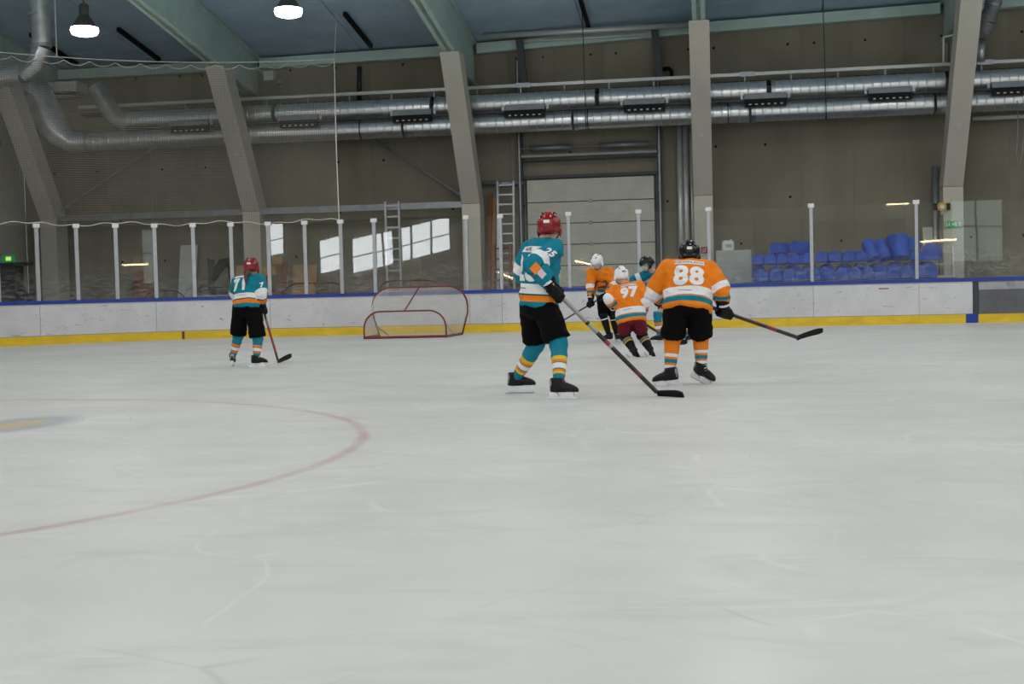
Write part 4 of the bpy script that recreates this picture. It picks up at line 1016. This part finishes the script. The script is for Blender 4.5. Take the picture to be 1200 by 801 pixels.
    attr(je, 'hem', H_); attr(je, 'slv', V_); attr(je, 'isl', I_)
    # ---- pants
    pt = MB(); loft(pt, [(hip + U*.03, S*.15*W, F*.115*k), (hip - U*.05*k, S*.175*W, F*.135*k), (hip - U*.11*k, S*.185*W, F*.145*k), (hip.lerp((kn['R']+kn['L'])/2, .45), S*.14*W, F*.11*k)])
    for n in 'RL':
        d = (kn[n]-hj[n]); e = hj[n] + d*c.get('plen', .93)
        pt.tube([hj[n], hj[n]+d*.5, e], [.120*k*c.get('pw',1), .124*k*c.get('pw',1), .126*k*c.get('pw',1)], 16)
    blob('pants', pt, c['pants'], root, .0135, 2, .01*k, c['seed']+3)
    # ---- socks
    for n in 'RL':
        d = an[n]-kn[n]; m = 15; prof = [.068, .078, .08, .076, .07, .068, .068, .066, .063, .060, .057, .054, .051, .047, .043, .04]
        pts = [kn[n] + d*(-.12 + 1.12*i/m) + F0*(.012*math.sin(PI*i/m)) for i in range(m+1)]
        rr = [prof[i]*1.12*k*c.get('lk', 1)*(1+.03*math.sin(i*2.1+c['seed'])) for i in range(m+1)]
        so = obj('sock', MB().tube(pts, rr, 16), c['sock'], root, True); attr(so, 't', [max(0, 1.2*(-.12+1.12*i/m)) for i in range(m+1) for _ in range(16)])
    # ---- skates
    for n in 'RL':
        faz, fp, fr = [math.radians(q) for q in c['foot'+n]]
        f0 = Vector((math.cos(faz), math.sin(faz), 0)); s0_ = Vector((f0.y, -f0.x, 0)); ff = f0*math.cos(fp) + Zv*math.sin(fp); uu = s0_.cross(ff)
        ss = s0_*math.cos(fr) + uu*math.sin(fr); uu = ss.cross(ff); A = an[n]; q = .95*k
        sk = obj_empty_mesh = None
        bm_ = MB(); lift = -.075*q                       # sole below the ankle
        loft(bm_, [(A + uu*.062*q - ff*.018*q, ss*.056*q, ff*.066*q), (A + uu*.03*q - ff*.01*q, ss*.056*q, ff*.066*q), (A - uu*.05*q + ff*.0*q, ss*.045*q, ff*.07*q), (A + uu*lift, ss*.04*q, ff*.075*q)], 14)
        loft(bm_, [(A + ff*xx*q + uu*(lift + hh/2)*q/q, ss*ww*q, uu*(hh/2)*q) for xx, hh, ww in ((-.085, .07, .025), (-.06, .10, .038), (0, .11, .042), (.06, .10, .043), (.12, .08, .046), (.16, .065, .044), (.19, .045, .03), (.20, .03, .015))], 14)
        bo_ = blob('skate', bm_, M['boot'], root, .009, 3)
        lc = MB()
        for i in range(5):
            p = A + ff*(.035+.02*i)*q + uu*(.045-.02*i)*q; lc.tube([p - ss*.03*q, p + uu*.012*q + ff*.01*q, p + ss*.03*q], .005*q, 5)
        obj('laces', lc, c.get('lace', M['lace_w']), bo_)
        obj('heel_guard', MB().obox(A - ff*.07*q - uu*.0*q, ff, ss, uu, .012*q, .03*q, .045*q), c.get('heel', M['boot_grey']), bo_)
        hl = MB(); z0 = lift - .0
        for xa, xb in ((-.085, -.02), (.06, .15)):
            hl.prism([A + ff*xa*q + uu*z0 - ss*.018*q, A + ff*xb*q + uu*z0 - ss*.018*q, A + ff*(xb+(.03 if xa < 0 else .01))*q + uu*(z0-.045*q) - ss*.018*q, A + ff*(xa-(.01 if xa < 0 else .03))*q + uu*(z0-.045*q) - ss*.018*q], ss*.036*q)
        hl.obox(A + ff*.035*q + uu*(z0-.052*q), ff, ss, uu, .15*q, .010*q, .012*q)
        obj('blade_holder', hl, M['holder'], bo_)
        obj('steel_runner', MB().obox(A + ff*.035*q + uu*(z0-.07*q), ff, ss, uu, .145*q, .0025, .009*q), M['blade'], bo_)
    # ---- helmet
    hm = MB(); na, nb = 28, 9; rings = []
    hc = head + HU*.012*hk
    for i in range(nb+1):
        ring = []
        for jx in range(na):
            a = 2*PI*jx/na; ca, sa = math.cos(a), math.sin(a)                       # ca = forward
            pm_ = math.radians(92 if ca > .55 else (112 + 22*min(1, max(0, .55-ca))) )
            ph = pm_*(i+.15)/(nb+.15); bumpf = 1 + .035*(1 if abs(sa*math.sin(ph)) < .28 and abs(sa*math.sin(ph)) > .12 else 0) + .02*math.sin(ph*7)
            r_ = Vector((math.sin(ph)*sa*.108, math.sin(ph)*ca*.134, math.cos(ph)*.122))*bumpf*hk
            ring.append(hc + HS*r_.x + HF*(r_.y-.008*hk) + HU*r_.z)
        rings.append(ring)
    rings.append([hc + (p-hc)*.9 for p in rings[-1]])
    hm.rings(rings, True)
    he = obj('helmet', hm, c['helmet'], root, True)
    vm = M['black'] if c['helmet'] is not M['h_black'] else M['boot_grey']
    for e in (-1, 1):
        for d_, u_ in ((.05, .098), (-.03, .103), (-.09, .07)):
            p = hc + HS*(e*.05*hk) + HF*d_*hk + HU*u_*hk; nn = (p-hc).normalized(); aa, bb = frame(nn)
            obj('vent', MB().obox(p + nn*.008*hk, HS, HF, HU, .006*hk, .018*hk, .006*hk), vm, he)
        obj('ear_guard', MB().ell(hc + HS*(e*.098*hk) - HU*.055*hk + HF*.01*hk, HS*.014*hk, HF*.045*hk, HU*.05*hk, 12, 8), c['helmet'], he, True)
        obj('chin_strap', MB().tube([hc + HS*(e*.09*hk) - HU*.07*hk + HF*.02*hk, hc + HS*(e*.05*hk) - HU*.125*hk + HF*.07*hk, hc - HU*.135*hk + HF*.09*hk], .006*hk, 5), M['black'], he)
    stk = hc - HF*(.142*hk) + HU*(.03*hk); obj('back_sticker', MB().obox(stk, HS, HF, HU, .026*hk, .006, .013*hk), M['print'] if c['helmet'] is not M['h_white'] else M['print_grey'], he)
    obj('back_ridge', MB().obox(hc - HF*(.122*hk) - HU*.035*hk, HS, HF, HU, .06*hk, .012*hk, .012*hk), c['helmet'], he)
    if c.get('visor', True):
        rings = [[hc + HS*(.112*hk*math.sin(a)) + HF*(.142*hk*math.cos(a)) + HU*z*hk for a in [math.radians(-75+150*i/14) for i in range(15)]] for z in (.02, -.075)]
        obj('visor', MB().rings(rings, False, False), M['visor'], he, True)
    # ---- gloves
    for n in 'RL':
        if 'stick' in c and n in c['stick']: ax = c['stick'][n].normalized()
        else: ax = S.copy()
        w0, h0 = wr[n], ha[n]; fd = (h0-w0).normalized(); g = MB(); gk = 1.28*k
        e1 = (fd - ax*fd.dot(ax))
        if e1.length < .1: e1 = frame(ax)[0]
        e1.normalize(); e2 = ax.cross(e1)
        g.tube([w0 - fd*.045*gk, w0 - fd*.01*gk, w0 + fd*.03*gk], [.058*gk, .056*gk, .05*gk], 14)
        g.ell(w0.lerp(h0, .55) - e1*.01, fd*.065*gk, ax*.055*gk, fd.cross(ax)*.042*gk)
        for i in range(4):
            o_ = (i-1.5)*.026*gk; end = (-150, -170, -160, -130)[i]
            pts = [h0 + ax*o_ + (e1*math.cos(t) + e2*math.sin(t))*(.036*gk) for t in [math.radians(120 + (end-120)*q/7) for q in range(8)]]
            g.limb([w0.lerp(h0, .6) + ax*o_*.9] + pts, [.022*gk] + [.0185*gk]*8, 8)
        pts = [w0.lerp(h0, .45) + ax*.045*gk, h0 + ax*.065*gk - e1*.02*gk, h0 + ax*.07*gk + e2*-.035*gk, h0 + ax*.06*gk - e2*.03*gk + e1*.03*gk]
        g.limb(pts, [.022*gk, .02*gk, .019*gk, .017*gk], 8)
        gl = blob('glove', g, c.get('glove', M['glove']), root, .008, 2)
        nv = (e2 if (e2.dot(Vector((0,-1,0))) > 0) else -e2)
        drape('cuff_stripe', rect_bm(.10*gk, .02*gk), c.get('gtrim', M['glove_trim']), gl, w0 + fd*.005*gk, fd.cross(nv), fd, nv, .003)
    ctx = dict(root=root, je=je, U=U, S=S, F=F, neck=neck, hip=hip, L=L, sh=sh, el=el, wr=wr, head=head, HU=HU, HF=HF, HS=HS, hc=hc, hk=hk, k=k, bt=bt)
    return ctx

def back_print(x, num, size, name=None, drop=.24, shift=0, bold=.045, nw=.27, pm='print'):
    B = -x['F']; rt = x['S']; O = x['neck'] - x['U']*drop*x['k'] + rt*shift
    drape('number', text_mesh(num, size, bold, 1.05), M[pm], x['je'], O, rt, x['U'], B, .005)
    if name is not None:
        O2 = O + x['U']*(size/2 + .045*x['k'])
        drape('name_bar', rect_bm(nw, .055*x['k']), M['print'], x['je'], O2, rt, x['U'], B, .004)
        if name: drape('name_letters', text_mesh(name, .028*x['k'], .02, 1.35), M['print_dark'], x['je'], O2, rt, x['U'], B, .008)
    Oh = x['bt'] + x['U']*.16
    drape('hem_print', rect_bm(.13, .008), M['print_grey'], x['je'], Oh - rt*.03, rt, x['U'], B, .004)

# ---- number 25, teal, nearest
Y = 11.85
hR = P(651, 341, Y-.2); heel = G(770, 464); tip = G(803, 465.5) + Zv*.015; heel.z = .035; tip.z = .045
dv = (heel-hR).normalized()
_, a25 = stick('grey and black hockey stick with red band held by the near teal player', hR - dv*.12, heel, tip, [(0, BLK), (.12, srgb(150,148,144)), (.36, BLK), (.38, srgb(150,148,144)), (.46, BLK), (.53, srgb(140,28,34)), (.57, srgb(150,148,148)), (.59, BLK), (.80, srgb(90,22,26)), (.85, BLK)], .033)
x = person(dict(label='player in teal jersey numbered 25 with red helmet, leaning on a long stick', Y=Y, seed=1.3, face=45, hface=88, sc=1.0, w=1.0,
    hip=(631, 353, 0), neck=(637, 281, .02), head=(643.5, 265.5, .05), hk=1.02,
    elR=(625, 310, -.30), wrR=(642, 328, -.24), haR=(651, 341, -.2), elL=(611, 319, .22), wrL=(630, 330, .42), haL=(640, 338, .46),
    knR=(654, 401, -.12), anR=(654.5, 450, -.30), knL=(628, 402, .2), anL=(604.5, 443, .40), footR=(-14, 0, 0), footL=(8, 0, 0),
    jersey=TJ, pants=M['black_cloth'], sock=S_TEAL, helmet=M['h_red'], lace=M['lace'], hem=.05, stick={'R': dv}, plen=.94, pw=1.0))
back_print(x, '25', .25, 'INUS', .27, -.02)
c = P(643, 312, Y); upv = (x['sh']['R']-x['el']['R']).normalized(); nv = Vector((.25, -1, .15)); rt = upv.cross(nv).normalized()*-1
rt = Vector((1, 0, 0)) - upv*upv.x; rt.normalize()
drape('sleeve_number', text_mesh('25', .085, .04), M['print'], x['je'], x['sh']['R'].lerp(x['el']['R'], .30) + rt*.01, rt, upv, nv, .005)
fd = (x['wr']['R']-x['el']['R']).normalized(); nv = Vector((0, -1, 0)); up_ = fd.cross(nv)*-1
up_ = Zv - fd*fd.z
drape('sleeve_patch', rect_bm(.075, .085), M['orange'], x['je'], x['el']['R'] + fd*.045 , fd, up_, nv, .006)
drape('sleeve_badge', rect_bm(.07, .06), M['pink'], x['je'], x['el']['R'] + fd*.12 + up_*.01, fd, up_, nv, .006)

# ---- number 88, orange
Y = 13.0
hR = P(848, 365, Y+.12); heel = P(934, 395, Y+.9); tip = P(962, 384.5, Y+1.0)
dv = (heel-hR).normalized()
stick('black hockey stick with red lower shaft held out to the right by number 88', hR - dv*.30, heel, tip, [(0, BLK), (.40, srgb(60,16,20)), (.55, BLK), (.66, srgb(130,26,32)), (.76, BLK)], .033)
x = person(dict(label='player in orange jersey numbered 88 with black helmet, seen from behind', Y=Y, seed=4.1, face=90, hface=92, sc=1.0, w=1.18, tilt=-.1,
    hip=(806, 353, 0), neck=(808, 306, .15), head=(808, 297, .24), hpitch=-5, hk=1.0,
    elR=(846, 341, .05), wrR=(847, 355, .08), haR=(848, 365, .12), elL=(765, 342, .12), wrL=(776, 352, .36), haL=(788, 355, .46),
    knR=(821, 394, .22), anR=(822, 431, .2), knL=(788, 397, .1), anL=(785, 437, .06), footR=(-35, -22, -8), footL=(168, -6, 0),
    jersey=OJ, pants=M['black_cloth'], sock=S_ORANGE, helmet=M['h_black'], lace=M['lace_w'], hem=.10, stick={'R': dv}, plen=.93, pw=1.0))
back_print(x, '88', .205, 'NEWFLOW', .21, -.0, .045, .29)

# ---- number 97, small orange player
Y = 18.25
hR = P(750, 376, Y+.3); heel = P(790, 401, Y+.9); tip = P(803, 400, Y+1.1); dv = (heel-hR).normalized()
stick('thin dark hockey stick of the small player numbered 97, half hidden', hR - dv*.35, heel, tip, [(0, BLK), (.6, srgb(60,60,64)), (.8, BLK)], .03)
x = person(dict(label='small player in orange jersey numbered 97 with white helmet and maroon shorts', Y=Y, seed=7.7, face=88, hface=110, sc=.80, w=1.30,
    hip=(740, 374, 0), neck=(734, 332, .2), head=(728, 322, .25), hk=.95, hpitch=-5,
    elL=(712.5, 350, -.02), wrL=(719, 360, .1), haL=(721, 366, .16), elR=(757, 351, .06), wrR=(754, 366, .22), haR=(750, 376, .3),
    knL=(732, 393, .12), anL=(743, 411, -.02), knR=(752, 392, .16), anR=(762, 410, .05), footL=(40, -38, 0), footR=(55, -38, 0),
    jersey=OJ, pants=M['maroon_cloth'], sock=S_BLACK, helmet=M['h_white'], lace=M['lace_g'], heel=M['boot'], hem=.07, plen=.75, lk=1.2, stick={'R': dv}))
back_print(x, '97', .17, 'NEWFLOW', .235, .03, .06, .22)

# ---- number 71, teal, on the left
Y = 17.35
hR = P(308, 361, Y+.14); heel = G(326, 425); heel.z = .03; tip = G(339, 423); tip.z = .09; dv = (heel-hR).normalized()
stick('reddish hockey stick of the teal player standing alone on the left', hR - dv*.18, heel, tip, [(0, BLK), (.30, srgb(150,120,116)), (.42, srgb(150,40,44)), (.85, BLK)], .03)
x = person(dict(label='player in teal jersey numbered 71 with red helmet and brown ponytail, alone on the left', Y=Y, seed=2.9, face=82, hface=95, sc=.88, w=1.12,
    hip=(289.5, 354, 0), neck=(292, 322.5, .12), head=(294.5, 313, .15), hk=.98, hpitch=-5,
    elR=(307, 344, -.04), wrR=(306.5, 354, .08), haR=(308, 361, .14), elL=(274, 343, .2), wrL=(284, 352, .36), haL=(292, 355, .42),
    knL=(279, 393, .1), anL=(272.5, 418, .16), knR=(302, 396, -.02), anR=(300, 420, -.06), footL=(105, -12, 0), footR=(2, 0, 0),
    jersey=TJ2, pants=M['black_cloth'], sock=S_TEAL2, helmet=M['h_red'], hem=.11, stick={'R': dv}, plen=.97, pw=1.05))
back_print(x, '71', .18, '', .20, -.075, .05, .2)
hd = x['head']; HFv, HUv, HSv = x['HF'], x['HU'], x['HS']
pt_ = [hd - HFv*.11 - HUv*.06, hd - HFv*.16 - HUv*.10, x['neck'] - x['F']*.17 - x['U']*.05 + x['S']*.04, x['neck'] - x['F']*.185 - x['U']*.12 + x['S']*.06, x['neck'] - x['F']*.19 - x['U']*.17 + x['S']*.06]
obj('hair', MB().limb(pt_, [.03, .034, .03, .026, .01], 10), M['hair'], x['root'], True)
up_ = (x['sh']['R']-x['el']['R']).normalized(); nv = Vector((.3, -1, .1)); rt = Vector((1,0,0)) - up_*up_.x
drape('sleeve_number', text_mesh('7', .08, .04), M['print'], x['je'], x['sh']['R'].lerp(x['el']['R'], .45) + rt.normalized()*.02, rt, up_, nv, .005)

# ---- orange player facing the camera by the boards
Y = 23.5
hR = P(692, 356, Y-.35); hL = P(706, 348, Y-.38); heel = P(636, 389.5, Y+.9); tip = P(630, 390, Y+.7); dv = (heel-hR).normalized()
stick('thin black hockey stick of the bent orange player, running left behind the near teal player', hL - dv*.1, heel, tip, [(0, BLK), (.5, srgb(40,40,44))], .03)
x = person(dict(label='bent-over player in orange jersey with white helmet facing the camera by the boards', Y=Y, seed=5.5, face=-100, sc=.9, w=1.05,
    hip=(710, 344, .15), neck=(703, 316, -.2), head=(699.5, 306, -.3), hk=.98, hpitch=-38, hface=-115,
    shR=(692.5, 319, -.2), elR=(692, 336, -.26), wrR=(692.5, 348, -.32), haR=(692, 356, -.35), shL=(714, 318, -.12), elL=(719, 333, -.22), wrL=(712, 344, -.34), haL=(706, 348, -.38),
    knR=(707, 369, -.08), anR=(714, 393, 0), knL=(719, 370, .12), anL=(723, 393, .18), footR=(-140, 0, 0), footL=(-70, 0, 0),
    jersey=OJ, pants=M['black_cloth'], sock=S_BLACK2, helmet=M['h_white'], hem=.02, plen=1.0, pw=.85, stick={'R': dv, 'L': dv}))
Oc = x['neck'] - x['U']*.24; rt = -x['S']
drape('chest_emblem', poly_bm([(-.13,.02), (-.06,.09), (.02,.06), (.1,.1), (.13,.0), (.08,-.08), (-.02,-.05), (-.1,-.09)]), M['brownp'], x['je'], Oc, rt, x['U'], x['F'], .005)
drape('emblem_centre', poly_bm([(-.08,.02), (-.03,.06), (.05,.04), (.09,.05), (.08,-.02), (.0,-.02), (-.07,-.04)]), M['orange'], x['je'], Oc, rt, x['U'], x['F'], .009)
drape('emblem_script', rect_bm(.2, .06, .02), M['teal'], x['je'], Oc - x['U']*.12, rt, x['U'], x['F'], .006)

# ---- teal player facing left, half hidden between the orange ones
Y = 23.1
x = person(dict(label='crouching player in teal jersey with black helmet, half hidden between the orange players', Y=Y, seed=8.2, face=-150, sc=.92, w=1.05,
    hip=(785, 347, .25), neck=(766, 318, -.05), head=(757.5, 309, -.14), hk=1.0, hpitch=-28, hface=-150,
    elR=(742, 328, .1), wrR=(740, 338, -.05), haR=(742, 345, -.1), elL=(762, 337, -.28), wrL=(752, 334, -.38), haL=(745, 337, -.42),
    knL=(771, 368, -.02), anL=(773, 394, .02), knR=(804, 368, .45), anR=(807, 394, .5), footL=(190, 0, 0), footR=(-100, 0, 0),
    jersey=TJ, pants=M['navy_cloth'], sock=S_TEAL2, helmet=M['h_black'], glove=M['navy_cloth'], gtrim=M['glove_red'], hem=.04, plen=.75, pw=.9))

bpy.data.scenes.remove(TS)
